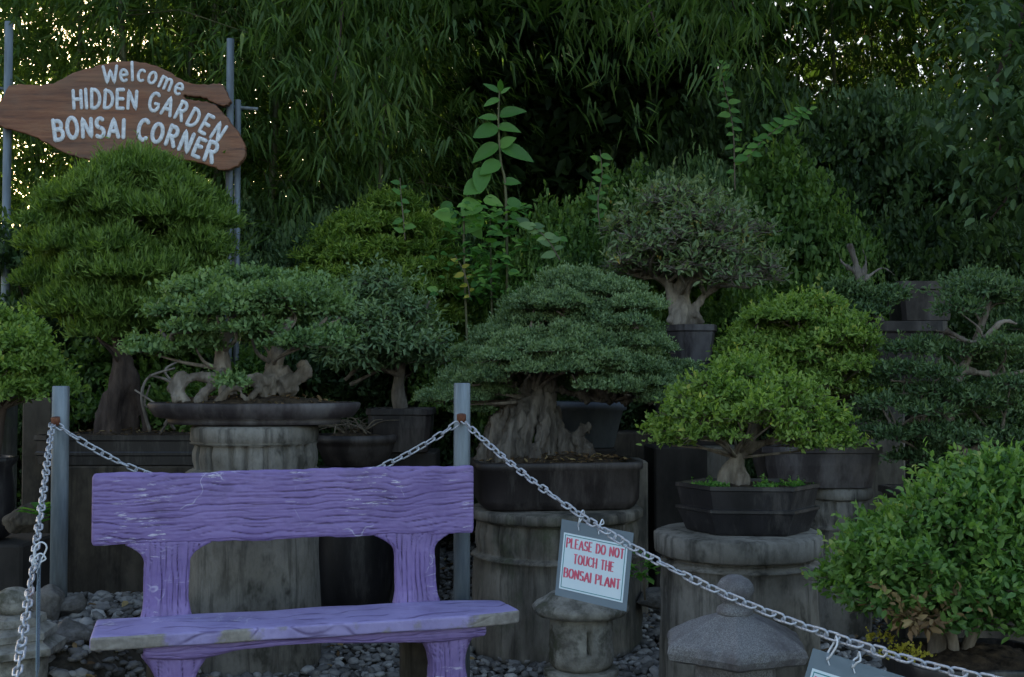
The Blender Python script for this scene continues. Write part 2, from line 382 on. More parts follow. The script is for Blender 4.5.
def outline(kind, w, d, e=4, n=64):
    if kind == 'se':   # superellipse
        a = np.linspace(0, 2 * math.pi, n, endpoint=False); c, s = np.cos(a), np.sin(a)
        r = (np.abs(c) ** e + np.abs(s) ** e) ** (-1 / e)
        return np.stack([c * r * w / 2, s * r * d / 2], 1)
    if kind == 'hex':
        return np.array([(.5, 0), (.28, .5), (-.28, .5), (-.5, 0), (-.28, -.5), (.28, -.5)]) * [w, d]
    if kind == 'rect':
        c = .08; return np.array([(.5, -.5 + c), (.5, .5 - c), (.5 - c, .5), (-.5 + c, .5), (-.5, .5 - c), (-.5, -.5 + c), (-.5 + c, -.5), (.5 - c, -.5)]) * [w, d]
def pot(parent, kind, c, w, d, prof, mat, rz=0, e=4, name='pot'):
    """prof: (inset as scale, z) from outside bottom up over the rim and down inside"""
    o = outline(kind, w, d, e); n = len(o); V = []
    ca, sa = math.cos(rz), math.sin(rz)
    for s, z in prof:
        q = o * s; V.append(np.stack([q[:, 0] * ca - q[:, 1] * sa + c[0], q[:, 0] * sa + q[:, 1] * ca + c[1], np.full(n, c[2] + z)], 1))
    V = np.vstack(V); Fc = []
    for i in range(len(prof) - 1):
        for j in range(n): k = (j + 1) % n; Fc.append((i * n + j, i * n + k, i * n + n + k, i * n + n + j))
    Fc += [tuple(range(n - 1, -1, -1)), tuple((len(prof) - 1) * n + j for j in range(n))]
    return obj(name, V, Fc, mat, parent, kind == 'se')
def soilpart(parent, c, w, d, rz=0, e=4, h=.03, mat=None):
    """mounded earth filling the pot"""
    nr, na = 14, 48; V = []; ca, sa = math.cos(rz), math.sin(rz)
    for i in range(nr + 1):
        q = i / nr
        for j in range(na):
            a = 2 * math.pi * j / na; cc, ss = math.cos(a), math.sin(a)
            r = (abs(cc) ** e + abs(ss) ** e) ** (-1 / e) * q
            x, y = cc * r * w / 2, ss * r * d / 2
            z = h * (1 - q * q) + .012 * fbm((x * 20 + c[0] * 9, y * 20, 3)) 
            V.append((x * ca - y * sa + c[0], x * sa + y * ca + c[1], c[2] + z))
    Fc = [(i * na + j, i * na + (j + 1) % na, (i + 1) * na + (j + 1) % na, (i + 1) * na + j) for i in range(nr) for j in range(na)]
    return obj('soil', V, Fc, mat or M['soil'], parent)
def lathe(c, prof, n=64, fr=None, name='body', mat=None, parent=None, smooth=True):
    """prof (r, z); fr(theta, z, r) may disturb the radius"""
    V = []; Fc = []
    for r, z in prof:
        for j in range(n):
            a = 2 * math.pi * j / n; q = fr(a, z, r) if fr else r
            V.append((c[0] + q * math.cos(a), c[1] + q * math.sin(a), c[2] + z))
    for i in range(len(prof) - 1):
        for j in range(n): k = (j + 1) % n; Fc.append((i * n + j, i * n + k, i * n + n + k, i * n + n + j))
    Fc += [tuple(range(n - 1, -1, -1)), tuple((len(prof) - 1) * n + j for j in range(n))]
    return obj(name, V, Fc, mat, parent, smooth)

# ------------------------------------------------------------------ ground
def sm(t): t = min(1, max(0, t)); return t * t * (3 - 2 * t)
def gz(x, y):
    m = .34 * sm((-1.42 - x) / .3) * sm((y - 3.6) / 1.2) * (1 - sm((y - 5.3) / 1.3))
    return m + .02 * math.sin(x * 2.1 + y) * sm((y - 2) / 2) + .10 * sm((y - 6.6) / 1.6) + .25 * sm((y - 9) / 4)
xs = np.concatenate([np.linspace(-150, -8, 12), np.linspace(-7, 7, 141), np.linspace(8, 150, 12)])
ys = np.concatenate([np.linspace(-150, -3, 10), np.linspace(-2, 13, 151), np.linspace(15, 200, 12)])
V = [(x, y, gz(x, y)) for y in ys for x in xs]; nx = len(xs)
Fc = np.array([(j * nx + i, j * nx + i + 1, (j + 1) * nx + i + 1, (j + 1) * nx + i) for j in range(len(ys) - 1) for i in range(nx - 1)])
tag(obj('ground', V, Fc, M['ground']), kind='structure')

# pebble: octahedron split once
def octa():
    P = [(1, 0, 0), (-1, 0, 0), (0, 1, 0), (0, -1, 0), (0, 0, 1), (0, 0, -1)]
    T = [(0, 2, 4), (2, 1, 4), (1, 3, 4), (3, 0, 4), (2, 0, 5), (1, 2, 5), (3, 1, 5), (0, 3, 5)]
    P = [np.array(p, float) for p in P]; ed = {}; out = []
    def mid(a, b):
        k = (min(a, b), max(a, b))
        if k not in ed: ed[k] = len(P); P.append(unit(P[a] + P[b]))
        return ed[k]
    for a, b, c in T:
        x, y, z = mid(a, b), mid(b, c), mid(c, a); out += [(a, x, z), (x, b, y), (z, y, c), (x, y, z)]
    return np.array(P), np.array(out)
def pebbles(name, pts, size, mat, flat=.5, lvf=None):
    P, T = octa(); n = len(pts)
    s = size * rng.lognormal(0, .32, n); ax = rng.uniform(.65, 1.25, (n, 3)); ax[:, 2] *= flat
    V = P[None] * (1 + rng.normal(size=(n, len(P), 1)) * .11) * ax[:, None]
    a = rng.uniform(0, 6.28, n); ca, sa = np.cos(a)[:, None], np.sin(a)[:, None]
    V = np.stack([V[..., 0] * ca - V[..., 1] * sa, V[..., 0] * sa + V[..., 1] * ca, V[..., 2]], 2)
    b = rng.normal(0, .35, n); cb, sb = np.cos(b)[:, None], np.sin(b)[:, None]
    V = np.stack([V[..., 0] * cb - V[..., 2] * sb, V[..., 1], V[..., 0] * sb + V[..., 2] * cb], 2)
    V = V * s[:, None, None] / 2 + np.asarray(pts)[:, None]
    Fq = T[None] + (np.arange(n) * len(P))[:, None, None]
    lv = np.repeat(rng.beta(1.6, 2.0, n) if lvf is None else lvf, len(T))
    return obj(name, V.reshape(-1, 3), Fq.reshape(-1, 3), mat, None, False, lv)
pts = []
for _ in range(24000):
    y = random.uniform(3.7, 9.3); x = random.uniform(-.52, .52) * y
    if x > .9 and y > 5.5 and random.random() < .5: continue
    pts.append((x, y, gz(x, y) + random.uniform(-.004, .02)))
tag(pebbles('gravel', pts, .047, M['gravel']), 'loose grey flat gravel lying between the concrete pedestals', 'gravel', kind='stuff')
# ------------------------------------------------------------------ purple bench
AN = R(16); UU = np.array([math.cos(AN), math.sin(AN), 0]); NN = np.array([math.sin(AN), -math.cos(AN), 0]); ZZ = np.array([0, 0, 1.0])
OB = np.array([-1.607, 4.42, 0])
def bl(u, n, z): return OB + UU * u + NN * n + ZZ * z
bench = thing('garden_bench', 'purple painted concrete bench moulded to look like rough wood planks', 'bench', bl(.75, .15, 0))
def grooves(a, b, seed, la=3.0, lb=26.0):
    """carved grain: cuts run long along a, one beside the other across b, fading in and out"""
    w = noise.noise(Vector((a * 3.0, b * 2.5, seed))) * 1.5 + noise.noise(Vector((a * 8, b * 6, seed + 4))) * .6
    w2 = noise.noise(Vector((a * 5.0, b * 5, seed + 14))) * 1.1
    k1 = min(1, max(0, .55 + 2.0 * noise.noise(Vector((a * la * 2.2, b * lb * .8, seed + 9)))))
    k2 = min(1, max(0, .35 + 1.8 * noise.noise(Vector((a * la * 2.2, b * lb * 1.3, seed + 19)))))
    c1 = max(0, 1 - abs(math.sin(math.pi * (b * lb + w))) / .42) ** 1.3
    c2 = max(0, 1 - abs(math.sin(math.pi * (b * lb * 1.9 + w2 + .3))) / .5)
    return -k1 * c1 - .55 * k2 * c2 + .45 * noise.noise(Vector((a * 7, b * 12, seed + 20))) + .12 * noise.noise(Vector((a * 40, b * 60, seed)))
def plank(name, frame, length, half, seed, mat, amp=.006, nu=260, nv=150, e=7, endround=.012, lb=26, worn=None, la=3.0, axis='u'):
    """rounded slab lofted along its length; frame(t, p, q) -> world; half(t) -> (hp, hq, offp, offq)"""
    V = []; W = []; K = []
    a = np.linspace(0, 2 * math.pi, nv, endpoint=False)
    ts = np.concatenate([[0, .25 * endround, .6 * endround], np.linspace(endround, length - endround, nu), [length - .6 * endround, length - .25 * endround, length]])
    for t in ts:
        dd = min(t, length - t); k = 1.0 if dd >= endround else math.sqrt(max(0, 1 - (1 - dd / endround) ** 2))
        hp, hq, op, oq = half(t); ins = (1 - k) * endround
        for an in a:
            c, s = math.cos(an), math.sin(an); r = (abs(c) ** e + abs(s) ** e) ** (-1 / e)
            p, q = c * r * (hp - ins), s * r * (hq - ins)
            g = grooves(t + op * 1.0, (p + op) if abs(s * r * hq) > hq * .93 else p + q * 1.0, seed, la, lb) * amp * (1 if k > .9 else .4)
            nl = math.hypot(c * r * hq, s * r * hp) + 1e-6
            pn, qn = c * abs(c) ** (e - 2) if False else (c * r) ** 5, (s * r) ** 5
            ll = math.hypot(pn, qn) + 1e-6
            p += g * pn / ll; q += g * qn / ll
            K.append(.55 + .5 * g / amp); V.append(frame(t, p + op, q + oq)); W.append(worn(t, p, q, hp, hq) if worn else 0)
    m = len(ts); Fc = [(i * nv + j, i * nv + (j + 1) % nv, (i + 1) * nv + (j + 1) % nv, (i + 1) * nv + j) for i in range(m - 1) for j in range(nv)]
    Fc += [tuple(range(nv - 1, -1, -1)), tuple((m - 1) * nv + j for j in range(nv))]
    o = obj(name, V, Fc, mat, bench)
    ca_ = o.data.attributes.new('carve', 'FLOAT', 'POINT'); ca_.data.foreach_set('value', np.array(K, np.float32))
    if worn:
        at_ = o.data.attributes.new('worn', 'FLOAT', 'POINT'); at_.data.foreach_set('value', np.array(W, np.float32))
    return o
def wob(t, s, a=.004): return a * noise.noise(Vector((t * 4, s, 0)))
# backrest (p = vertical, q = out of the face)
plank('backrest', lambda t, p, q: bl(t, q, .885 + p), 1.5,
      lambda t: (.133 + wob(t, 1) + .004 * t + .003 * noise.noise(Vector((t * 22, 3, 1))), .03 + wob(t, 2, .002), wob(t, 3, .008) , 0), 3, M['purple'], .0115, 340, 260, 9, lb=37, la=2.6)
# two uprights that flare into the backrest
def upright(uc, seed, lean=0):
    def half(t):
        top = max(0, (t - .215) / .075); f = .085 + .075 * min(1, top) ** 2.2 + .014 * max(0, 1 - t / .1) ** 2
        return (f, .028 + .010 * max(0, 1 - t / .06), lean * t + wob(t, seed, .008), 0)
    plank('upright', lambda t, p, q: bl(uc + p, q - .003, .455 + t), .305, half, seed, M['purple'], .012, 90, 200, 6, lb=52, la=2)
upright(.275, 31, .02); upright(1.262, 37, -.05)
# seat: t along, p towards the front
def seat_half(t):
    s = min(1, (1.57 - t) / .22) if t > 1.35 else 1
    front = .165 + wob(t, 50, .016)
    return (front * (.62 + .38 * s ** .6), .027 + wob(t, 52, .002), .185 + wob(t, 51, .01) + .012 * (1 - s), 0)
def worn(t, p, q, hp, hq):
    f = 1 if p > hp * .93 and abs(q) < hq * .98 else 0
    return f * (.34 + .15 * max(sm((t - 1.30) / .12), 1 - sm((t - .16) / .14), max(0, 1 - abs(t - .5) / .12)))
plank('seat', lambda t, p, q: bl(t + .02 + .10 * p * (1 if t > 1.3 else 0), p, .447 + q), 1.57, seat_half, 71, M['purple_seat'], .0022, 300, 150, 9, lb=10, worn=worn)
# rolled apron under the seat front
def ap_half(t):
    d = .020 + .022 * math.exp(-((t - .13) / .16) ** 2) + .026 * math.exp(-((t - 1.12) / .17) ** 2) + .006 * math.sin(t * 9)
    return (d, .055, 0, 0)
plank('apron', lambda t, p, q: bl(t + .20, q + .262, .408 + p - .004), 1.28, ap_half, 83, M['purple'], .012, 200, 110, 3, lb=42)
for uc, sd in ((.315, 91), (1.335, 95)):
    def fh(t): 
        return (.072 + .05 * max(0, (t - .27) / .13) ** 2 + .012 * math.sin(t * 9 + sd), .05, wob(t, sd, .006), 0)
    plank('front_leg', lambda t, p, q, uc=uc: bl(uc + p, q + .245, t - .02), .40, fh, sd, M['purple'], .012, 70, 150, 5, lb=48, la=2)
for uc, sd in ((.275, 101), (1.262, 105)):
    plank('rear_leg', lambda t, p, q, uc=uc: bl(uc + p, q + .02, t - .02), .44, lambda t: (.07, .04, 0, 0), sd, M['concrete_dark'], .004, 30, 50, 5, lb=20)

# ------------------------------------------------------------------ posts and chains
YP = 5.0
posts = []
def post(px, top, label):
    b = at(px, top, YP); g = gz(b[0], YP) - .1
    t = thing('chain_post', label, 'post', (b[0], YP, g), 'steel chain posts')
    r = .036
    lathe((b[0], YP, g), [(r, 0), (r, b[2] - g - .004), (r - .003, b[2] - g), (r - .006, b[2] - g), (r - .006, b[2] - g - .06), (.001, b[2] - g - .06)], 28, name='pipe', mat=M['steel'], parent=t)
    V, Fc = tube([b + [0, -.032, -.15], b + [0, -.055, -.15]], [.012, .012], 12); obj('hook', V, Fc, M['rust'], t)
    V, Fc = tube([b + [0, -.05, -.165], b + [0, -.058, -.135]], [.02, .02], 8); obj('eyelet', V, Fc, M['rust'], t)
    return b
bL = post(61, 386, 'grey steel chain post behind the left end of the purple bench')
bR = post(462, 383, 'grey steel chain post at the right end of the purple bench back')
# one link
def link_mesh():
    r, a, w = .0038, .0122, .0122
    P = []
    for k in range(24):
        th = 2 * math.pi * k / 24; P.append(((a if math.cos(th) > 0 else -a) + w * math.cos(th), w * math.sin(th), 0))
    P = np.array(P); n = 7; V = []; m = len(P)
    for i in range(m):
        T = unit(P[(i + 1) % m] - P[i - 1]); s = np.cross(T, [0, 0, 1.0])
        for j in range(n):
            q = 2 * math.pi * j / n; V.append(P[i] + r * (math.cos(q) * s + math.sin(q) * np.array([0, 0, 1.0])))
    Fc = [(i * n + j, ((i + 1) % m) * n + j, ((i + 1) % m) * n + (j + 1) % n, i * n + (j + 1) % n) for i in range(m) for j in range(n)]
    me = bpy.data.meshes.new('link'); me.from_pydata([tuple(map(float, v)) for v in V], [], Fc)
    me.polygons.foreach_set('use_smooth', np.ones(len(Fc), bool)); me.materials.append(M['chain']); return me
LINK = link_mesh(); PITCHL = .0405
def chain(A, B, sag, label):
    t_ = thing('barrier_chain', label, 'chain', A, 'zinc barrier chains')
    q = np.linspace(0, 1, 600)[:, None]; P = A * (1 - q) + B * q - ZZ * sag * 4 * q * (1 - q)
    s = np.concatenate([[0], np.cumsum(np.linalg.norm(np.diff(P, axis=0), axis=1))])
    k = 0
    while k * PITCHL < s[-1] and k < 100:
        c = np.array([np.interp(k * PITCHL, s, P[:, i]) for i in range(3)]); c2 = np.array([np.interp(min(s[-1], k * PITCHL + .02), s, P[:, i]) for i in range(3)])
        c0 = np.array([np.interp(max(0, k * PITCHL - .02), s, P[:, i]) for i in range(3)])
        T = Vector(unit(c2 - c0)); o = bpy.data.objects.new('link', LINK); C.objects.link(o); o.parent = t_
        o.location = Vector(c - A); o.rotation_mode = 'QUATERNION'
        qv = Vector((1, 0, 0)).rotation_difference(T)
        from mathutils import Quaternion
        o.rotation_quaternion = qv @ Quaternion((1, 0, 0), R(90 if k % 2 else 0) + R(32) + random.gauss(0, .3))
        k += 1
    return P
hL = bL + [0.0, -.062, -.165]; hR = bR + [0, -.062, -.165]
PR = chain(hR + [0.01, 0, 0], at(1045, 692, 2.7), .165, 'barrier chain sloping from the right post down to the lower right corner')
PL = chain(hL + [-.012, 0, 0], at(2, 770, 2.75), .04, 'barrier chain hanging steeply down the left edge from the left post')
chain(hL + [.015, 0, -.005], hR + [-.015, 0, -.005], .30, 'barrier chain sagging behind the purple bench back between the two posts')

# ------------------------------------------------------------------ lettering: brush strokes
def arc(cx, cy, rx, ry, a0, a1, n=14): return [(cx + rx * math.cos(R(a)), cy + ry * math.sin(R(a))) for a in np.linspace(a0, a1, n)]
GL = {
 'A': (.62, [[(.02, 0), (.31, 1), (.60, 0)], [(.13, .32), (.49, .32)]]),
 'B': (.56, [[(.06, 0), (.06, 1)], [(.06, 1)] + arc(.28, .765, .20, .235, 90, -90) + [(.06, .53)], [(.06, .53)] + arc(.30, .265, .24, .265, 90, -90) + [(.06, 0)]]),
 'C': (.58, [arc(.34, .5, .30, .5, 50, 310)]),
 'D': (.60, [[(.06, 0), (.06, 1)], [(.06, 1)] + arc(.22, .5, .34, .5, 90, -90) + [(.06, 0)]]),
 'E': (.50, [[(.46, 1), (.06, 1), (.06, 0), (.46, 0)], [(.06, .52), (.40, .52)]]),
 'G': (.62, [arc(.34, .5, .30, .5, 50, 330) + [(.60, .42), (.38, .42)]]),
 'H': (.58, [[(.06, 0), (.06, 1)], [(.52, 0), (.52, 1)], [(.06, .5), (.52, .5)]]),
 'I': (.16, [[(.08, 0), (.08, 1)]]),
 'L': (.48, [[(.06, 1), (.06, 0), (.44, 0)]]),
 'N': (.60, [[(.06, 0), (.06, 1), (.54, 0), (.54, 1)]]),
 'O': (.66, [arc(.33, .5, .28, .5, 90, 450, 26)]),
 'P': (.54, [[(.06, 0), (.06, 1)], [(.06, 1)] + arc(.27, .74, .22, .26, 90, -90) + [(.06, .48)]]),
 'R': (.56, [[(.06, 0), (.06, 1)], [(.06, 1)] + arc(.27, .75, .21, .25, 90, -90) + [(.06, .5)], [(.25, .5), (.52, 0)]]),
 'S': (.52, [arc(.27, .75, .20, .25, 40, 270) + arc(.25, .25, .22, .25, 90, -140)]),
 'T': (.54, [[(.02, 1), (.52, 1)], [(.27, 1), (.27, 0)]]),
 'U': (.58, [[(.06, 1), (.06, .3)] + arc(.29, .28, .23, .28, 180, 360) + [(.52, 1)]]),
 'W': (.80, [[(.02, 1), (.2, 0), (.40, .75), (.60, 0), (.78, 1)]]),
 'e': (.48, [[(.05, .36), (.42, .36)] + arc(.24, .34, .19, .32, 5, 310)]),
 'l': (.16, [[(.08, 0), (.08, 1)]]),
 'c': (.44, [arc(.25, .34, .19, .32, 50, 310)]),
 'o': (.48, [arc(.24, .34, .19, .33, 90, 450, 22)]),
 'm': (.74, [[(.06, 0), (.06, .66)], [(.06, .45)] + arc(.21, .46, .15, .2, 180, 0) + [(.36, 0)], [(.36, .45)] + arc(.51, .46, .15, .2, 180, 0) + [(.66, 0)]]),
}
def stroke(mb, pts, mapf, wfn, thick):
    """flattened brush stroke along 2D pts; mapf(x, y, h) -> world"""
    P = np.array(pts, float)
    Q = [P[0]]
    for a, b in zip(P[:-1], P[1:]):
        m = max(1, int(np.linalg.norm(b - a) / .12))
        for k in range(1, m + 1): Q.append(a + (b - a) * k / m)
    Q = np.array(Q); D = np.gradient(Q, axis=0); D /= np.linalg.norm(D, axis=1)[:, None] + 1e-9
    S = np.stack([-D[:, 1], D[:, 0]], 1)
    w = np.array([wfn(d) for d in D])
    ex0 = Q[0] - D[0] * w[0] * .7; ex1 = Q[-1] + D[-1] * w[-1] * .7
    Q = np.vstack([ex0, Q, ex1]); S = np.vstack([S[0], S, S[-1]]); w = np.concatenate([[w[0] * .45], w, [w[-1] * .45]])
    V = []; prof = [(-1, -.2), (-.8, .75), (0, 1), (.8, .75), (1, -.2)]
    for q, s, ww in zip(Q, S, w):
        for a, h in prof: V.append(mapf(q[0] + s[0] * a * ww, q[1] + s[1] * a * ww, h * thick))
    n = 5; m = len(Q)
    Fc = [(i * n + j, i * n + (j + 1) % n, (i + 1) * n + (j + 1) % n, (i + 1) * n + j) for i in range(m - 1) for j in range(n)]
    Fc += [tuple(range(n - 1, -1, -1)), tuple((m - 1) * n + j for j in range(n))]
    mb.add(V, Fc)
def text_width(s, gap): return sum((GL[c][0] if c != ' ' else .32) + gap for c in s) - gap
def lay(mb, s, gap, place, wfn, thick):
    x = 0; tot = text_width(s, gap)
    for c in s:
        if c == ' ': x += .32 + gap; continue
        w, st = GL[c]
        for k, p in enumerate(st): stroke(mb, p, place(x / tot, w / tot, w), wfn, thick * (1 + .07 * k))
        x += w + gap

# ------------------------------------------------------------------ welcome sign
YS = 7.9
def zs(X, Y, h=0): return at(X / 2.819, Y / 2.819, YS - h)
wel = thing('welcome_sign', 'rustic brown wooden slab sign with white hand painted welcome lettering, hung between steel pipes', 'sign', at(125, 600, YS))
OUT = [(-6, 330), (12, 290), (35, 248), (80, 243), (125, 245), (172, 234), (212, 211), (265, 196), (320, 181), (380, 178), (430, 186), (472, 202), (512, 226), (545, 240), (590, 243), (622, 240), (636, 248), (644, 268), (655, 290), (644, 302), (622, 301), (598, 290), (575, 279), (548, 277), (525, 274), (530, 283), (560, 288), (590, 292), (615, 303), (640, 330), (668, 366), (688, 398), (697, 430), (686, 460), (662, 478), (632, 484), (592, 470), (540, 457), (480, 452), (420, 447), (360, 441), (318, 449), (275, 457), (232, 448), (190, 435), (140, 408), (100, 388), (55, 374), (10, 362), (-4, 350)]
O2 = catmull(np.array([(x, y, 0) for x, y in OUT + OUT[:1]]), 150)[:-1]
def board():
    import bmesh
    bm = bmesh.new(); vs = [bm.verts.new(zs(x + 1.5 * math.sin(i * 1.9), y + 1.5 * math.cos(i * 2.7), 0)) for i, (x, y, _) in enumerate(O2)]
    f = bm.faces.new(vs)
    r = bmesh.ops.extrude_face_region(bm, geom=[f]); vv = [e for e in r['geom'] if isinstance(e, bmesh.types.BMVert)]
    for v in vv: v.co.y -= .055
    bmesh.ops.recalc_face_normals(bm, faces=bm.faces)
    ed = [e for e in bm.edges if len(e.link_faces) == 2 and e.calc_face_angle(0) > 1.2 and abs(e.verts[0].co.y - e.verts[1].co.y) < .01]
    bmesh.ops.bevel(bm, geom=ed, offset=.009, segments=3, affect='EDGES', profile=.5)
    bmesh.ops.triangulate(bm, faces=bm.faces)
    bm.verts.ensure_lookup_table()
    V = [tuple(v.co) for v in bm.verts]; Fc = [tuple(v.index for v in f.verts) for f in bm.faces]; bm.free()
    return obj('board', V, Fc, M['board'], wel, False)
board()
def sign_line(mb, s, knots, h, gap, wd, xh=1):
    kx = [k[0] for k in knots]; ky = [k[1] for k in knots]; x0, x1 = kx[0], kx[-1]
    def base(x): return np.interp(x, kx, ky)
    def place(f, fw, w):
        X0 = x0 + f * (x1 - x0); k = fw * (x1 - x0) / w
        Xc = X0 + fw * (x1 - x0) / 2
        sl = math.atan2(base(Xc + 14) - base(Xc - 14), 28); jr = sl + random.gauss(0, .03); hh = h * random.uniform(.95, 1.06)
        ca, sa = math.cos(jr), math.sin(jr)
        def mf(x, y, t):
            dx = (x - w / 2) * k; dy = -y * hh
            return zs(Xc + dx * ca - dy * sa, base(Xc) + dx * sa + dy * ca, .056 + t)
        return mf
    lay(mb, s, gap, place, lambda d: wd, .004)
mb = MB()
sign_line(mb, 'Welcome', [(292, 236), (335, 232), (380, 226), (420, 233), (460, 250), (511, 271)], 50, .12, .088)
mb.build('welcome_lettering', M['paint_white'], wel)
mb = MB(); sign_line(mb, 'HIDDEN GARDEN', [(206, 306), (260, 304), (330, 305), (400, 308), (440, 314), (500, 336), (550, 362), (616, 402)], 51, .17, .108)
mb.build('garden_lettering', M['paint_white'], wel)
mb = MB(); sign_line(mb, 'BONSAI CORNER', [(153, 396), (200, 389), (260, 386), (320, 387), (380, 391), (430, 398), (480, 411), (530, 432), (600, 460)], 54, .17, .118)
mb.build('corner_lettering', M['paint_white'], wel)
for px, ty, dy, rr in ((9, 22, .035, .028), (230.5, 39, .035, .026), (238, 100, .10, .022)):
    a = at(px, ty, YS + dy); g = 0
    V, Fc = tube([(a[0], a[1], g), (a[0], a[1], a[2])], rr, 16); obj('pole', V, Fc, M['steel'], wel)
V, Fc = tube([at(-30, 86, YS + .10), at(120, 98, YS + .11), at(258, 109, YS + .10)], .012, 10); obj('rail', V, Fc, M['steel'], wel)

# ------------------------------------------------------------------ printed notices on the chain
def notice(A, yaw, roll, label, w=.255, h=.29, text=True, tilt=0.0, s0=.22, s1=.62):
    t = thing('printed_notice', label, 'sign', A, 'laminated notices on the chain')
    cy, sy = math.cos(yaw), math.sin(yaw); cr, sr = math.cos(roll), math.sin(roll)
    X = np.array([cy * cr, sy * cr, -sr]); Zd = np.array([cy * sr + tilt * sy, sy * sr - tilt * cy, cr]); Zd = unit(Zd); Yn = np.cross(X, Zd) * -1   # facing viewer = -Yn
    Fw = -Yn if Yn[1] > 0 else Yn
    def m(x, y, t_=0): return A + X * x * w + Zd * y * h + Fw * t_
    def slab(name, x0, x1, y0, y1, t0, t1, mat):
        P = [m(x0, y0, t0), m(x1, y0, t0), m(x1, y1, t0), m(x0, y1, t0), m(x0, y0, t1), m(x1, y0, t1), m(x1, y1, t1), m(x0, y1, t1)]
        return obj(name, P, [(3, 2, 1, 0), (4, 5, 6, 7), (0, 1, 5, 4), (1, 2, 6, 5), (2, 3, 7, 6), (3, 0, 4, 7)], mat, t, False)
    slab('laminate', 0, 1, -1, 0, 0, .0016, M['laminate'])
    px0, px1, py0, py1 = .05, .94, -.90, -.165
    slab('paper', px0, px1, py0, py1, .0017, .0026, M['paper'])
    b = MB(); e = .022; tt = .009
    for q in ((px0 + e, px1 - e, py1 - e - tt, py1 - e), (px0 + e, px1 - e, py0 + e, py0 + e + tt), (px0 + e, px0 + e + tt, py0 + e + tt, py1 - e - tt), (px1 - e - tt, px1 - e, py0 + e + tt, py1 - e - tt)):
        P = [m(q[0], q[2], .0027), m(q[1], q[2], .0027), m(q[1], q[3], .0027), m(q[0], q[3], .0027), m(q[0], q[2], .0031), m(q[1], q[2], .0031), m(q[1], q[3], .0031), m(q[0], q[3], .0031)]
        b.add(P, [(3, 2, 1, 0), (4, 5, 6, 7), (0, 1, 5, 4), (1, 2, 6, 5), (2, 3, 7, 6), (3, 0, 4, 7)])
    b.build('border', M['teal_ink'], t, False)
    if text:
        b = MB()
        for s, y, x0, x1 in (('PLEASE DO NOT', -.345, .10, .90), ('TOUCH THE', -.535, .22, .78), ('BONSAI PLANT', -.735, .10, .885)):
            hh = .115
            def place(f, fw, wd, x0=x0, x1=x1, y=y):
                k = fw * (x1 - x0) / wd
                return lambda gx, gy, th: m(x0 + f * (x1 - x0) + gx * k, y + gy * hh, .0029 + th)
            lay(b, s, .13, place, lambda d: .125 if abs(d[1]) > .55 else .055, .0006)
        b.build('lettering', M['red_ink'], t)
    for s in (s0, s1):
        a = m(s, -.06, .003); top = m(s, .10, -.004) if s == s0 else m(s, .03, -.004)
        top = np.array(top) 
        b = MB()
        P = [a, a + Fw * .012 + ZZ * .02 + X * .01, top + Fw * .02 + X * .012, top + ZZ * .018 + X * .012, top - Fw * .016 + X * .01, a - Fw * .008 + ZZ * .02 + X * .004, a - Fw * .001]
        V, Fc = tube(catmull(P, 22), .0027, 6); b.add(V, Fc); V, Fc = tube(catmull([a + X * .002, a + X * .006 - ZZ * .012 + Fw * .004], 4), .002, 5); b.add(V, Fc)
        b.build('string', M['white_string'], t)
# the first hangs at photo 562..626 x 520..608
notice(at(562, 519, 4.45), R(-31), R(6), 'laminated notice in red capitals hanging above the small mushroom shaped stone lantern', .305, .295, True, .0, .24, .52)
notice(at(813, 648, 3.22), R(-8), R(16), 'laminated notice cut off at the bottom edge in front of the leafy shrub', .262, .325, True, .0, .17, .44)
notice(at(41, 555, 3.75), R(-70.5), R(2), 'laminated notice seen edge on against the steep chain on the left', .20, .36, True, 0, .3, .6)

# ------------------------------------------------------------------ pedestals
def wear(amp=.006, s=7.0):
    return lambda a, z, r: r + amp * fbm((math.cos(a) * r * s, math.sin(a) * r * s, z * s)) 
def block_pedestal(px, Y, r, ztop, label, mat, cap=.06, band=.15, blocks=17, over=.01, shrink=.03, zb=None, n=260, seed=0):
    x = at(px, 375, Y)[0]; g = (gz(x, Y) if zb is None else zb) - .05
    t = thing('concrete_pedestal', label, 'pedestal', (x, Y, g))
    H_ = ztop - g
    w = wear(.007); rr = np.random.default_rng(seed); joints = np.cumsum(rr.uniform(.6, 1.5, blocks)); joints = joints / joints[-1] * 2 * math.pi
    def band_r(a, z, rad):
        if H_ - cap - band + .006 < z < H_ - cap - .006:
            dj = np.min(np.abs((joints - a + math.pi) % (2 * math.pi) - math.pi)) * r
            i = int(np.searchsorted(joints, a)) % blocks
            rad = rad - .034 * max(0, 1 - dj / .017) ** .7 + .014 * math.sin(i * 12.9) - .012
        return w(a, z, rad)
    prof = [(r, 0)] + [(r - .002 * k, (H_ - cap - band - .02) * k / 8) for k in range(1, 9)] + [(r, H_ - cap - band - .012), (r - shrink, H_ - cap - band)]
    prof += [(r - shrink, H_ - cap - band + .008)] + [(r - shrink + .008 * math.sin(k / 9 * math.pi), H_ - cap - band + .012 + (band - .024) * k / 9) for k in range(10)] + [(r - shrink, H_ - cap - .008), (r - shrink, H_ - cap)]
    lathe((x, Y, g), prof, n, band_r, 'column', mat, t)
    lathe((x, Y, g + H_ - cap + .002), [(r - shrink, 0), (r + over - .012, .003), (r + over, .012), (r + over, cap - .014), (r + over - .014, cap - .003), (.02, cap - .002)], n // 2, w, 'cap', mat, t)
    return t
# A under the oval pot
zA = at(255, 425, 5.6)[2]
block_pedestal(255, 5.63, .325, zA, 'grey concrete column with a band of small blocks, under the oval bonsai tray', M['concrete_pale'], .085, .13, 22, -.02, .018, zb=-.05, seed=3)
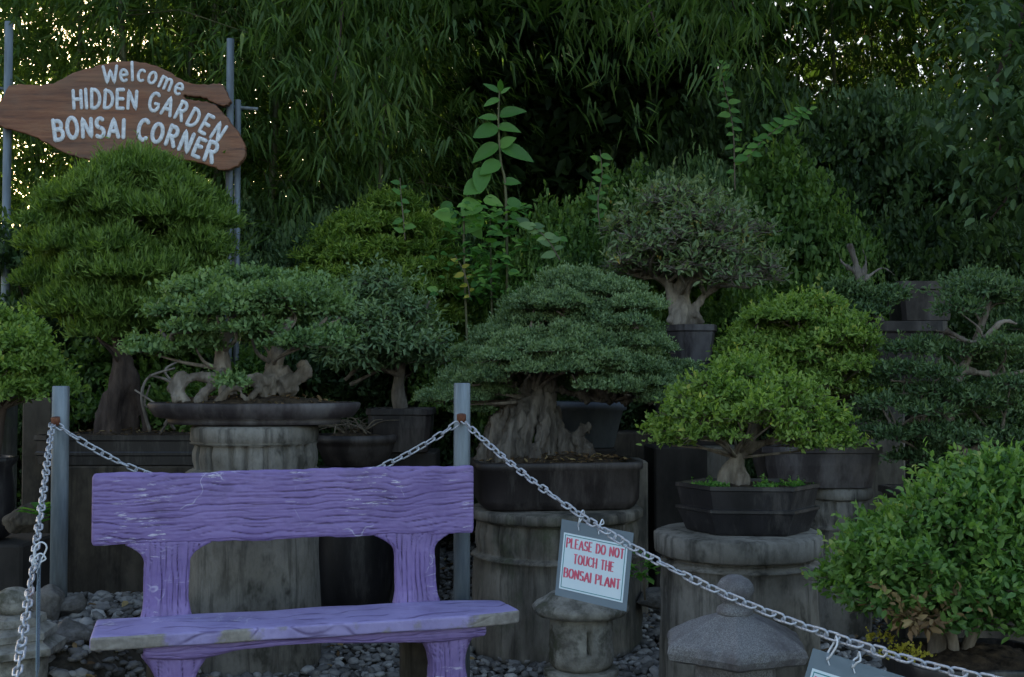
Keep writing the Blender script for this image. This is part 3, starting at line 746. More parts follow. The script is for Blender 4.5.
# D
block_pedestal(556, 6.05, .45, .715, 'broad grey concrete drum carrying the long pot of the spreading juniper', M['concrete'], .06, .17, 20, .0, .02, seed=5)
# E
block_pedestal(737, 4.98, .345, .73, 'round concrete drum with a pale rim slab under the two tier pot of the azalea', M['concrete_pale'], .10, .02, 8, .012, .03, zb=-.05, seed=8)
# behind E on the right
block_pedestal(837, 6.35, .175, .79, 'slim grey concrete column with a block course right of the round drum', M['concrete_pale'], .07, .14, 9, .01, .012, seed=9)

def box_ped(px0, px1, ytop, Y, depth, mat, label, rz=0, zb=None, name='concrete_block', cat='pedestal', zt=None):
    a = at(px0, ytop, Y); b = at(px1, ytop, Y); g = (gz(a[0], Y) if zb is None else zb) - .05; zt = a[2] if zt is None else zt
    V, Fc = box(((a[0] + b[0]) / 2, Y + depth / 2, (g + zt) / 2), (b[0] - a[0], depth, zt - g), rz, .012)
    # dense enough to be knocked about a little
    return tag(obj(name, V, Fc, mat, None, False), label, cat)
box_ped(66, 222, 466, 6.75, .5, M['concrete_dark'], 'brown stained block wall carrying the long dark planter behind the left post', zb=-.05)
box_ped(597, 647, 461, 6.62, .3, M['concrete'], 'square grey concrete pillar just right of the juniper pot', R(3))
box_ped(652, 706, 447, 6.9, .35, M['concrete_black'], 'dark square pillar left of the azalea pot', R(4))
box_ped(704, 742, 447, 7.15, .3, M['concrete'], 'greyish pillar in shade directly behind the azalea trunk', R(-3))
box_ped(861, 905, 383, 7.0, .35, M['concrete'], 'tall square grey pillar in shade under the dark upper pot on the right')
box_ped(-70, 22, 545, 5.3, .4, M['concrete_black'], 'low dark block at the left edge under the tall dark pot', zb=.1)
box_ped(22, 52, 398, 6.9, .2, M['concrete_dark'], 'thin brown pillar behind the left chain post')
box_ped(662, 722, 362, 7.3, .35, M['concrete_black'], 'tall dark pillar holding the pot of the twiggy ficus')
box_ped(-45, -1, 400, 6.2, .25, M['concrete'], 'grey pillar cut off by the left edge of the picture')
box_ped(366, 436, 452, 6.95, .4, M['concrete_black'], 'dark low pillar under the square pot behind the bench')
box_ped(590, 688, 432, 7.5, .4, M['concrete_dark'], 'brown block in shade behind the spreading juniper')

# barrel shaped vessel behind the bench
x, Y = at(355, 375, 6.9)[0], 6.95
tg = thing('stoneware_barrel', 'nearly black round barrel standing behind the purple bench between two pedestals', 'barrel', (x, Y, 0))
lathe((x, Y, 0), [(.17, -.03), (.2, .02), (.225, .15), (.235, .35), (.23, .6), (.215, .75), (.2, .82)], 48, wear(.004), 'body', M['glaze_black'], tg)
lathe((x, Y, .822), [(.2, 0), (.22, .005), (.225, .03), (.2, .035), (.05, .03)], 48, None, 'lid', M['glaze_black'], tg)

# ------------------------------------------------------------------ stone lanterns
def poly_roof(c, r, prof, n, name, mat, parent, rot=0, sag=.0, amp=.008):
    """faceted roof; ridges slightly raised"""
    def fr(a, z, rad):
        k = (a - rot) % (2 * math.pi / n) - math.pi / n
        f = math.cos(math.pi / n) / math.cos(k); f = f + (1 - f) * sag
        return rad * (f + .02 * (abs(k) / (math.pi / n)) ** 6) + amp * fbm((math.cos(a) * rad * 14, math.sin(a) * rad * 14, z * 14))
    return lathe(c, [(q * r, z) for q, z in prof], 144, fr, name, mat, parent, False)
yl = 4.05; c = at(735, 650, yl); zt = at(735, 573, yl)[2]
t = thing('stone_lantern', 'large speckled granite lantern with a six sided roof and ball finial', 'lantern', (c[0], yl, 0))
zE = at(735, 643, yl)[2]   # eave
poly_roof((c[0], yl, zE), .262, [(.5, -.055), (.84, -.048), (.97, -.035), (1.02, -.012), (1.0, .006), (.97, .016), (.9, .026), (.82, .038), (.75, .047), (.66, .058), (.58, .067), (.5, .076), (.42, .084), (.30, .095), (.24, .104), (.1, .105)], 6, 'roof', M['granite'], t, R(22), .0)
lathe((c[0], yl, zE + .10), [(.058, 0), (.064, .008), (.060, .024), (.042, .036), (.040, .042), (.05, .05), (.062, .066), (.066, .084), (.062, .104), (.048, .122), (.028, .134), (.008, .138)], 48, wear(.004, 14), 'finial', M['granite'], t)
poly_roof((c[0], yl, .02), .15, [(1.0, zE - .32), (1.0, zE - .08)], 6, 'fire_box', M['granite'], t, R(15))
lathe((c[0], yl, -.02), [(.2, 0), (.2, .08), (.1, .12), (.095, .25), (.19, .31), (.2, zE - .31)], 48, wear(.004, 14), 'base', M['granite'], t)
# small mushroom shaped lantern
yl = 4.75; c = at(581, 600, yl); zc = at(581, 606, yl)[2]
t = thing('stone_lantern', 'small weathered mushroom shaped lantern with a slit window under the notice', 'lantern', (c[0], yl, 0))
lathe((c[0], yl, zc), [(.12, -.03), (.18, -.028), (.195, -.012), (.198, .004), (.185, .018), (.15, .032), (.125, .05), (.10, .062), (.04, .068), (.01, .068)], 72, wear(.012, 10), 'cap', M['lantern'], t)
def slit(a, z, r):
    dd = abs((a - R(282) + math.pi) % (2 * math.pi) - math.pi) * r
    if .07 < z < .165 and dd < .010: return r - .075
    return r + .004 * fbm((math.cos(a) * 2, math.sin(a) * 2, z * 12))
lathe((c[0], yl, zc - .245), [(.115, 0), (.13, .02), (.133, .05), (.132, .068), (.132, .072), (.13, .1), (.13, .13), (.129, .163), (.129, .167), (.125, .2), (.13, .217)], 220, slit, 'fire_box', M['lantern'], t)
lathe((c[0], yl, -.02), [(.16, 0), (.16, .05), (.15, .07), (.09, .12), (.085, zc - .32), (.14, zc - .28), (.155, zc - .25), (.15, zc - .228)], 48, wear(.004, 10), 'base', M['lantern'], t)
# stacked ornament at the left edge
yl = 4.35; c = at(14, 640, yl); g = gz(c[0], yl)
t = thing('stone_lantern', 'small squat tiered stone ornament with a rounded knob at the lower left edge', 'lantern', (c[0], yl, g - .05))
z0 = at(0, 652, yl)[2]; nz_ = wear(.004, 12)
lathe((c[0], yl, g - .06), [(.12, 0), (.12, max(.02, z0 - g + .055))], 48, nz_, 'base', M['lantern'], t)
poly_roof((c[0], yl, z0), .185, [(.72, -.008), (.98, .004), (1, .03), (.80, .048), (.78, .056), (.82, .06), (.83, .085), (.66, .098), (.60, .104), (.62, .11), (.60, .135), (.42, .146)], 6, 'tier', M['lantern'], t, R(35), 0, .004)
lathe((c[0], yl, z0 + .144), [(.05, 0), (.064, .02), (.066, .055), (.055, .08), (.03, .094), (.008, .098)], 40, wear(.006, 12), 'knob', M['lantern'], t)

# rocks
def rock(px, py, Y, s, label, mat='stone', flat=.7, seed=0):
    P, T = octa(); c = at(px, py, Y)
    # subdivide twice more
    Ps = [p for p in P]; T = [tuple(t) for t in T]
    for _ in range(3):
        ed = {}; out = []
        def mid(a, b):
            k = (min(a, b), max(a, b))
            if k not in ed: ed[k] = len(Ps); Ps.append(unit(Ps[a] + Ps[b]))
            return ed[k]
        for a, b, d in T:
            x, y, z = mid(a, b), mid(b, d), mid(d, a); out += [(a, x, z), (x, b, y), (z, y, d), (x, y, z)]
        T = out
    P = np.array(Ps); rg = np.random.default_rng(seed); nn_ = unit(rg.normal(size=(15, 3))); dd_ = rg.uniform(.62, .98, 15)
    k = np.array([min(1.1, min(d / max(1e-3, float(np.dot(p, m))) for m, d in zip(nn_, dd_) if np.dot(p, m) > .05)) + .05 * fbm(tuple(p * 3 + seed)) for p in P])
    V = P * k[:, None] * np.array([s, s * .85, s * flat]) + c
    return tag(obj('rock', V, [tuple(t) for t in T], M[mat]), label, 'rock', 'rocks round the left post')
rock(47, 603, 4.9, .085, 'upright grey rock touching the front of the left post base', flat=1.0, seed=3)
rock(68, 606, 4.95, .075, 'rounded grey rock just right of the left post', flat=.8, seed=9)
rock(70, 634, 4.62, .085, 'biggest angular rock, right of the tiered ornament', flat=.75, seed=14)
rock(24, 518, 5.15, .09, 'dark boulder with green leaves growing on it, left of the post', mat='concrete_dark', flat=.8, seed=21)
rock(1015, 585, 4.4, .14, 'brown rock half hidden behind the leafy shrub at right', 'concrete_dark', flat=.9, seed=41)
rock(655, 600, 5.9, .12, 'low grey rock between the small lantern and the round drum', flat=.5, seed=43)
# ------------------------------------------------------------------ bonsai
RIM = [(.80, 0), (.84, .01), (.93, .55), (.95, .84), (1.0, .86), (1.0, .98), (.985, 1.0), (.93, .99), (.91, .80)]
def prof(h, P=RIM): return [(s, z * h) for s, z in P]
def branchset(paths, Y, mb=None, n=9):
    mb = mb or MB()
    for pts, r0, r1 in paths:
        P = catmull([at(p[0], p[1], Y + (p[2] if len(p) > 2 else 0)) for p in pts], 4 * len(pts) + 4)
        k = np.linspace(0, 1, len(P)); V, Fc = tube(P, (r0 * (1 - k) + r1 * k) * (1 + .10 * np.sin(k * 17 + r0 * 99)), n); mb.add(V, Fc)
    return mb
def limbs(mb, pads, core, r0=.016, r1=.004, seed=0, frac=1.0, n=6):
    """boughs from the trunk line to each pad"""
    r_ = random.Random(seed); core = np.asarray(core)
    for c, rad in pads:
        if r_.random() > frac: continue
        d = np.linalg.norm((core - c) * [1, 1, 1.3] + [0, 0, .25], axis=1) + (core[:, 2] > c[2]) * .4
        s = core[int(np.argmin(d))]
        e = np.array(c) - [0, 0, rad[2] * .3]
        m = (s + e) / 2 + [r_.gauss(0, .03), r_.gauss(0, .03), r_.uniform(-.02, .05)]
        P = catmull([s, m, e], 9); k = np.linspace(0, 1, 9)
        V, Fc = tube(P, r0 * (1 - k) + r1 * k, n, True); mb.add(V, Fc)
def twigs(pads, n, ln, r=.0022, seed=0, out=.8):
    r_ = np.random.default_rng(seed); mb = MB()
    for c, rad in pads:
        for _ in range(n):
            u = unit(r_.normal(size=3)); u[2] = abs(u[2]) * .8 - .15; s = np.array(c) + u * rad * r_.uniform(.0, .4)
            e = np.array(c) + u * np.array(rad) * r_.uniform(.7, out + .35) + r_.normal(size=3) * .01
            m = (s + e) / 2 + r_.normal(size=3) * ln * .15
            V, Fc = tube([s, m, e], [r, r * .8, r * .45], 4, False); mb.add(V, Fc)
    return mb
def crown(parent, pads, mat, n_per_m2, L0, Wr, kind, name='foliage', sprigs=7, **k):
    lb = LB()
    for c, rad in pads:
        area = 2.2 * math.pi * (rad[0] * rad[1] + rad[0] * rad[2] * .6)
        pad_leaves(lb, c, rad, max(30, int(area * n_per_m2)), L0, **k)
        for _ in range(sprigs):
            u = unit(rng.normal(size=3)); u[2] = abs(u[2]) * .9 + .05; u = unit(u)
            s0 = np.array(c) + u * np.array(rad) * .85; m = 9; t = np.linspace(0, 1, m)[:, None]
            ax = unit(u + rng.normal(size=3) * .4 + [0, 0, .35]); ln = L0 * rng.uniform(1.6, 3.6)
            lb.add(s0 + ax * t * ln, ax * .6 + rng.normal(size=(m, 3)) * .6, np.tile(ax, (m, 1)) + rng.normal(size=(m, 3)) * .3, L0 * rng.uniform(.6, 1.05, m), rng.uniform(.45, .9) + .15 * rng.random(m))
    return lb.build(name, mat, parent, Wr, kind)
def core_of(paths, Y): return np.vstack([catmull([at(p[0], p[1], Y + (p[2] if len(p) > 2 else 0)) for p in pts], 20)[8:] for pts, a, b in paths])

# --- A : grove in the oval tray
Y = 5.63; c = at(255, 425, Y); zr = at(255, 404, Y - .25)[2]; h = zr - zA
A = thing('bonsai', 'bonsai with thick pale exposed roots in the wide shallow oval tray behind the bench', 'bonsai', (c[0], Y, zA), 'potted bonsai trees')
pot(A, 'se', (c[0], Y, zA + .002), 1.03, .56, [(.55, 0), (.80, .004), (.82, h * .22), (.80, h * .26), (.93, h * .36), (.985, h * .7), (1, h * .93), (.985, h), (.94, h), (.93, h * .8)], M['glaze_grey'], 0, 2.3)
soilpart(A, (c[0], Y, zr - .02), .95, .5, 0, 2.2, .06)
ap = [([(226, 410, 0), (228, 385, 0), (222, 362, 0), (224, 342, 0), (235, 318, 0)], .048, .024),
      ([(188, 404, -.1), (180, 390, -.1), (190, 378, -.08), (212, 378, -.04), (232, 386, 0)], .022, .026),
      ([(176, 402, -.12), (172, 388, -.1), (180, 376, -.08), (192, 380, -.06)], .014, .024),
      ([(200, 408, -.12), (204, 394, -.12), (212, 386, -.1)], .036, .022),
      ([(262, 406, -.05), (268, 380, -.03), (276, 358, 0), (280, 340, 0), (292, 318, 0)], .050, .024),
      ([(272, 382, -.06), (252, 380, -.1), (232, 388, -.14), (216, 403, -.16)], .036, .016),
      ([(262, 385, -.08), (256, 392, -.12), (246, 404, -.15)], .02, .012),
      ([(282, 385, -.05), (296, 378, -.03), (306, 370, -.02), (302, 362, 0)], .04, .026),
      ([(290, 395, -.03), (286, 380, 0), (280, 370, 0)], .05, .04),
      ([(238, 388, -.12), (244, 398, -.16), (246, 406, -.16)], .012, .009),
      ([(228, 345, 0), (205, 335, -.05), (175, 345, -.08)], .018, .008),
      ([(280, 345, 0), (310, 335, 0), (340, 318, .03)], .018, .008)]
fuse(branchset(ap, Y, n=12), 'trunk', M['bark_pale'], A, .008, .011, (18, 18, 9))
apads = px_pads([(205, 292, 36, 14, 0), (245, 283, 34, 13, .12), (286, 300, 36, 15, 0), (326, 312, 26, 16, .05), (228, 312, 40, 15, -.2), (178, 314, 30, 12, -.05), (270, 322, 34, 13, .2), (156, 352, 28, 10, -.08), (196, 346, 26, 9, -.12), (300, 345, 30, 12, -.25), (262, 340, 24, 10, .2), (232, 384, 15, 8, -.30), (216, 296, 34, 13, .3), (300, 290, 34, 13, .28), (140, 345, 14, 7, 0), (265, 300, 34, 13, -.22), (330, 340, 22, 12, -.1), (250, 330, 25, 10, -.25), (190, 330, 22, 9, -.2)], Y)
mb = MB(); limbs(mb, apads, core_of(ap[:1] + ap[4:5] + ap[-2:], Y), .014, .004, 1); mb.build('branches', M['bark_pale'], A)
twigs(apads, 10, .05, .002, 40, 1).build('twigs', M['dry'], A)
crown(A, apads, L['green'], 10500, .026, .55, 's', fill=.4, rag=.5, upb=.3, spread=.6, lo=-.1)

# --- P : tall podocarp on the long planter, upper left
Y = 6.98
Pn = thing('bonsai', 'tallest pine like bonsai with a domed crown, just below the wooden sign', 'bonsai', (at(125, 465, Y)[0], Y, at(0, 466, 6.75)[2]), 'potted bonsai trees')
z0 = at(0, 466, 6.75)[2]; z1 = at(0, 436, 6.75)[2]; x0 = at(38, 0, 6.75)[0]; x1 = at(222, 0, 6.75)[0]
pot(Pn, 'rect', ((x0 + x1) / 2, Y, z0 + .003), x1 - x0, .46, prof(z1 - z0, [(.95, 0), (.97, .02), (.975, .3), (1, .34), (1, .42), (.98, .46), (.985, .8), (1.01, .84), (1.01, 1), (.97, 1), (.96, .8)]), M['glaze_black'])
soilpart(Pn, ((x0 + x1) / 2, Y, z1 - .025), (x1 - x0) * .95, .42, 0, 8, .04)
pp = [([(112, 440, 0), (116, 405, 0), (122, 370, 0), (118, 320, 0), (130, 260, 0), (135, 200, 0)], .085, .02), ([(135, 440, .05), (132, 400, .03), (124, 370, 0)], .04, .04), ([(95, 440, -.05), (105, 405, 0), (116, 385, 0)], .03, .035), ([(150, 440, 0), (140, 400, 0), (128, 360, 0)], .02, .03)]
fuse(branchset(pp, Y), 'trunk', M['bark_dark'], Pn, .013, .02, (12, 12, 3))
mb = branchset([([(165, 425, -.1), (180, 400, -.1), (170, 382, -.1), (150, 375, 0)], .012, .008), ([(150, 432, -.15), (142, 400, -.15), (148, 378, -.1), (175, 368, -.1)], .010, .007), ([(175, 430, -.1), (160, 410, -.15), (145, 405, -.1), (150, 385, -.1)], .009, .006), ([(190, 425, -.05), (185, 395, -.05), (165, 372, -.05), (180, 360, 0)], .011, .006), ([(160, 435, -.18), (168, 415, -.18), (150, 400, -.18), (135, 390, -.1)], .008, .006)], Y)
mb.build('aerial_root', M['bark_pale'], Pn)
psil = [(160, 118, 158), (172, 85, 190), (195, 52, 214), (225, 34, 232), (255, 22, 240), (280, 26, 232), (305, 42, 205), (330, 55, 185)]
ppads = sil_pads(psil, Y, .158, .66, .8, 1.0, seed=3)
mb = MB(); limbs(mb, ppads, core_of(pp[:1], Y), .014, .004, 2, .7); mb.build('branches', M['bark_dark'], Pn)
crown(Pn, ppads, L['pine'], 6800, .052, .17, 'd', upb=.8, spread=.45, fill=.55, rag=.35, lo=-.15)

# --- C : loose tree behind the tray grove
Y = 6.95; x = at(401, 0, Y)[0]; z0 = at(0, 452, 6.95)[2]; z1 = at(0, 409, 6.8)[2]
Cn = thing('bonsai', 'loose crowned bonsai with grey twigs in a square dark pot behind the oval tray', 'bonsai', (x, Y, z0), 'potted bonsai trees')
pot(Cn, 'rect', (x, Y + .12, z0), .40, .36, prof(z1 - z0), M['glaze'])
soilpart(Cn, (x, Y + .12, z1 - .03), .36, .3, 0, 6, .03)
cp = [([(402, 415, .1), (398, 390, .1), (400, 360, .08), (385, 330, .05), (375, 300, 0)], .05, .012), ([(350, 385, 0), (375, 372, .02), (410, 352, 0), (445, 335, 0)], .013, .006), ([(400, 375, .08), (365, 365, .02), (345, 380, 0)], .02, .012), ([(388, 340, .05), (375, 310, -.05), (365, 280, -.1)], .014, .005), ([(392, 345, .05), (420, 320, 0), (430, 300, 0)], .014, .005)]
branchset(cp, Y).build('trunk', M['bark'], Cn)
cpads = sil_pads([(262, 352, 388), (285, 325, 412), (310, 312, 432), (335, 318, 450), (362, 335, 452)], Y, .12, .7, .8, .75, .5, seed=5)
twigs(cpads, 26, .12, .0028, 4).build('twigs', M['dry'], Cn)
crown(Cn, cpads, L['juniper'], 2300, .046, .36, 's', fill=.3, rag=.5, upb=-.1, spread=.7)

# --- J : spreading juniper
Y = 6.05; z0 = .717; z1 = at(0, 463, Y - .26)[2]; cx = at(554, 0, Y)[0]; rz = R(7)
J = thing('bonsai', 'broad juniper bonsai, layered fine foliage over a hollow deadwood trunk in a long brown pot', 'bonsai', (cx, Y, z0), 'potted bonsai trees')
pot(J, 'se', (cx, Y, z0), .87, .54, [(.86, 0), (.90, .012), (.955, .05), (.965, (z1 - z0) * .82), (1.0, (z1 - z0) * .85), (1.0, (z1 - z0) * .98), (.985, z1 - z0), (.93, z1 - z0), (.92, (z1 - z0) * .8)], M['glaze'], rz, 7)
soilpart(J, (cx, Y, z1 - .03), .80, .48, rz, 6, .06)
jp = [([(512, 472, 0), (516, 440, 0), (530, 405, 0), (545, 370, 0), (560, 330, .03), (572, 290, .05)], .085, .03),
      ([(488, 470, .02), (492, 440, .02), (510, 408, .02), (535, 380, 0)], .06, .035), ([(545, 470, -.03), (548, 440, -.03), (545, 405, 0), (548, 375, 0)], .05, .035),
      ([(525, 474, -.08), (524, 440, -.08), (536, 400, -.04), (546, 375, 0)], .035, .03), ([(562, 468, 0), (565, 445, 0), (556, 420, 0), (550, 395, 0)], .035, .028),
      ([(500, 472, -.1), (508, 440, -.1), (522, 410, -.06), (538, 388, -.02)], .045, .03), ([(536, 474, -.1), (538, 450, -.1), (545, 425, -.06), (548, 395, -.02)], .04, .03), ([(480, 474, 0), (486, 455, 0), (496, 430, 0)], .04, .025), ([(552, 472, .03), (556, 440, .03), (552, 405, .03)], .05, .04), ([(596, 472, 0), (592, 458, 0), (584, 448, 0)], .035, .018),
      ([(582, 470, .02), (584, 450, .02), (576, 436, .02), (590, 425, .02)], .045, .015), ([(572, 470, 0), (570, 455, 0), (560, 440, 0)], .035, .02), ([(502, 474, -.06), (500, 455, -.05), (505, 430, -.03)], .045, .03),
      ([(548, 385, 0), (590, 398, .0), (630, 398, 0), (672, 382, 0)], .028, .011), ([(530, 392, 0), (500, 385, -.05), (460, 395, -.05)], .024, .009), ([(556, 350, 0), (590, 345, -.1), (630, 350, -.1)], .022, .009), ([(548, 365, 0), (520, 355, -.1), (480, 350, -.1)], .02, .008)]
fuse(branchset(jp, Y, n=12), 'trunk', M['deadwood'], J, .008, .036, (19, 19, 2.6))
jsil = [(272, 545, 602), (290, 518, 645), (315, 496, 662), (340, 470, 672), (362, 448, 686), (385, 430, 690), (402, 425, 690)]
jp_ = [p for p in sil_pads(jsil, Y, .12, .5, .8, .85, .3, seed=12, rows=7) if not (p[0][1] < Y + .05 and p[0][2] < at(0, 372, Y)[2] and at(505, 0, Y)[0] < p[0][0] < at(600, 0, Y)[0])]
jp_ += px_pads([(450, 398, 26, 10, -.1), (470, 412, 18, 7, -.1), (635, 385, 34, 12, -.2), (672, 402, 28, 10, 0), (600, 366, 34, 12, -.35), (572, 372, 28, 9, -.4), (500, 360, 26, 10, -.35), (530, 372, 24, 9, -.4), (480, 382, 24, 8, -.3), (555, 352, 26, 10, -.4)], Y)
mb = MB(); limbs(mb, jp_, core_of(jp[:1] + jp[-4:], Y), .013, .004, 3); mb.build('branches', M['bark'], J)
twigs(jp_, 9, .05, .0022, 9, .7).build('twigs', M['dry'], J)
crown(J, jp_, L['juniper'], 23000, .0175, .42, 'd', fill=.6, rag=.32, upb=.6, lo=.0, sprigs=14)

# --- E1 : azalea in two-tier pot
Y = 4.98; z0 = .733; cx = at(744, 0, Y)[0]; w = 142 / F * Y; z1 = at(0, 487, Y - .2)[2]; hh = z1 - z0
E = thing('bonsai', 'azalea bonsai with bright small leaves in a dark two tier pot', 'bonsai', (cx, Y, z0), 'potted bonsai trees')
pot(E, 'hex', (cx, Y, z0), w, .42, [(.84, 0), (.86, .01), (.97, hh * .44), (1.0, hh * .46), (1.0, hh * .52), (.92, hh * .53), (.975, hh * .9), (1.0, hh * .92), (1, hh), (.94, hh), (.92, hh * .8)], M['glaze_black'], R(-6))
soilpart(E, (cx, Y, z1 - .03), w * .8, .33, R(-6), 2.2, .03)
ep = [([(722, 492, 0), (728, 472, 0), (740, 452, 0), (752, 435, 0), (765, 410, 0)], .04, .018), ([(740, 495, -.03), (742, 478, -.03), (738, 460, 0), (745, 445, 0)], .03, .022), ([(735, 455, 0), (718, 440, 0), (700, 430, -.05)], .02, .008), ([(745, 450, 0), (775, 440, -.03), (805, 442, -.03), (835, 438, 0)], .022, .008), ([(730, 490, 0), (736, 470, 0)], .03, .028)]
fuse(branchset(ep, Y, n=10), 'trunk', M['bark'], E, .007, .008, (20, 20, 8))
esil = [(368, 715, 775), (382, 688, 812), (400, 668, 835), (418, 655, 850), (438, 650, 858), (452, 665, 862)]
epads = px_pads([(x, y - 3, rx, ry * 1.35, dd) for x, y, rx, ry, dd in [(738, 378, 24, 10, 0), (715, 388, 20, 9, -.1), (762, 388, 22, 9, .08), (785, 392, 20, 9, -.05), (700, 402, 22, 9, 0), (730, 400, 24, 9, -.18), (758, 404, 22, 9, -.2), (790, 408, 24, 9, -.08), (812, 412, 18, 8, .05), (682, 418, 20, 8, -.1), (710, 418, 22, 9, -.2), (738, 422, 20, 8, -.26), (772, 424, 22, 8, -.22), (800, 428, 22, 8, -.1), (668, 436, 20, 8, 0), (690, 438, 18, 7, -.16), (826, 436, 20, 8, 0), (845, 448, 18, 7, .02), (815, 450, 20, 7, -.12), (790, 440, 16, 6, -.2), (660, 430, 14, 6, .1),
   (700, 410, 24, 9, .2), (740, 398, 26, 10, .22), (780, 410, 26, 9, .22), (815, 430, 24, 8, .2), (680, 434, 22, 8, .18), (725, 425, 22, 8, .3), (765, 428, 22, 8, .32), (835, 440, 16, 6, .15), (745, 372, 24, 10, .1), (690, 400, 20, 9, .1), (672, 446, 18, 7, -.05), (725, 440, 16, 7, -.24), (760, 412, 18, 8, -.3), (805, 398, 20, 9, .05), (830, 424, 20, 9, .02), (700, 440, 16, 7, -.22)]], Y)
mb = MB(); limbs(mb, epads, core_of(ep[:1] + ep[2:4], Y), .008, .003, 5); mb.build('branches', M['bark'], E)
twigs(epads, 34, .04, .0018, 10, 1.1).build('twigs', M['dry'], E)
crown(E, epads, L['azalea'], 8200, .024, .5, 's', fill=.4, rag=.6, upb=.35, spread=.65, lo=-.15)
crown(E, [(p + [0, 0, -.01], (.05, .05, .02)) for p in (at(700, 487, Y), at(780, 487, Y), at(715, 486, Y - .08), at(765, 487, Y - .1), at(795, 486, Y))], L['vine'], 14000, .014, .7, 's', 'ground_cover', upb=.5)

# --- E2 : second azalea behind
Y = 6.35; z0 = .793; x0 = at(752, 0, Y)[0]; x1 = at(868, 0, Y)[0]; z1 = at(0, 447, Y - .2)[2]
E2 = thing('bonsai', 'rounded azalea bonsai directly behind and above the two tier pot azalea', 'bonsai', ((x0 + x1) / 2, Y, z0), 'potted bonsai trees')
pot(E2, 'rect', ((x0 + x1) / 2, Y, z0), x1 - x0, .42, prof(z1 - z0), M['glaze_grey'])
soilpart(E2, ((x0 + x1) / 2, Y, z1 - .03), (x1 - x0) * .9, .36, 0, 6, .03)
e2 = [([(815, 450, 0), (812, 425, 0), (818, 395, 0), (806, 350, 0), (800, 320, 0)], .045, .015), ([(815, 400, 0), (780, 385, 0), (750, 370, 0)], .018, .007), ([(815, 395, 0), (845, 380, 0), (865, 365, 0)], .018, .007)]
branchset(e2, Y).build('trunk', M['bark'], E2)
e2p = sil_pads([(300, 770, 832), (315, 745, 862), (338, 728, 876), (362, 720, 880), (388, 735, 884), (400, 750, 880)], Y, .10, .5, .8, .85, .3, seed=25, rows=6)
mb = MB(); limbs(mb, e2p, core_of(e2, Y), .01, .003, 6); mb.build('branches', M['bark'], E2)
twigs(e2p, 26, .05, .002, 12, 1.1).build('twigs', M['dry'], E2)
crown(E2, e2p, L['azalea'], 7000, .026, .5, 's', fill=.45, rag=.55, upb=.35, spread=.65, lo=-.05)

# --- F : ficus on tall pillar
Y = 7.4; x = at(690, 0, Y)[0]; z0 = at(0, 362, 7.3)[2] + .002; z1 = at(0, 324, Y - .15)[2]
Fc_ = thing('bonsai', 'twiggy fig bonsai with pale braided trunk and thin olive crown on a tall pillar', 'bonsai', (x, Y, z0), 'potted bonsai trees')
pot(Fc_, 'hex', (x, Y + .02, z0), .35, .32, prof(z1 - z0, [(.72, 0), (.76, .02), (.93, .8), (1, .84), (1, 1), (.92, 1), (.9, .8)]), M['glaze_grey'], R(10))
soilpart(Fc_, (x, Y + .02, z1 - .025), .27, .25, 0, 2.2, .03)
fp = [([(676, 326, 0), (674, 305, 0), (670, 288, 0), (660, 278, 0), (640, 276, 0), (625, 270, 0)], .045, .012), ([(690, 326, 0), (684, 305, 0), (688, 285, 0), (700, 268, 0), (712, 255, 0)], .05, .012), ([(700, 324, 0), (696, 308, -.02), (704, 296, 0), (718, 287, -.03), (735, 286, -.03), (752, 288, 0)], .03, .010), ([(680, 326, -.04), (682, 305, -.04), (680, 290, 0), (680, 265, 0), (672, 245, 0)], .05, .012), ([(668, 322, -.05), (676, 310, -.05)], .02, .02), ([(702, 322, -.04), (694, 312, -.05)], .02, .025), ([(683, 290, 0), (695, 280, -.03), (715, 278, -.05), (740, 262, -.05)], .02, .008)]
fuse(branchset(fp, Y), 'trunk', M['bark_pale'], Fc_, .010, .014, (16, 16, 4))
fpads = sil_pads([(185, 652, 712), (202, 622, 742), (225, 603, 762), (250, 600, 775), (275, 615, 784)], Y, .13, .7, .8, .8, .45, seed=31)
mb = MB(); limbs(mb, fpads, core_of(fp[:4] + fp[-1:], Y), .012, .004, 7); mb.build('branches', M['bark_pale'], Fc_)
twigs(fpads, 60, .12, .0030, 14, 1.1).build('twigs', M['bark_pale'], Fc_)
crown(Fc_, fpads, L['ficus'], 850, .048, .36, 's', fill=.35, rag=.6, upb=.2, spread=.7, sprigs=3)

# --- G : olive dome
Y = 8.2
Gd = thing('garden_tree', 'fine leaved olive green dome shaped tree rising behind the grove and the loose bonsai', 'tree', (at(395, 0, Y)[0], Y, .1))
gp = [([(400, 520, 0), (405, 440, 0), (395, 340, 0), (390, 260, 0)], .06, .02)]
branchset(gp, Y).build('trunk', M['bark_dark'], Gd)
gpads = sil_pads([(196, 378, 408), (212, 345, 436), (238, 318, 456), (268, 300, 468), (300, 312, 476), (330, 340, 478), (365, 380, 474)], Y, .16, .45, .8, 1, .3, seed=41)
mb = MB(); limbs(mb, gpads, core_of(gp, Y), .014, .004, 8, .7); mb.build('branches', M['bark_dark'], Gd)
crown(Gd, gpads, L['olive'], 6500, .042, .28, 's', fill=.55, rag=.35, upb=.0, spread=.5, lo=-.1)

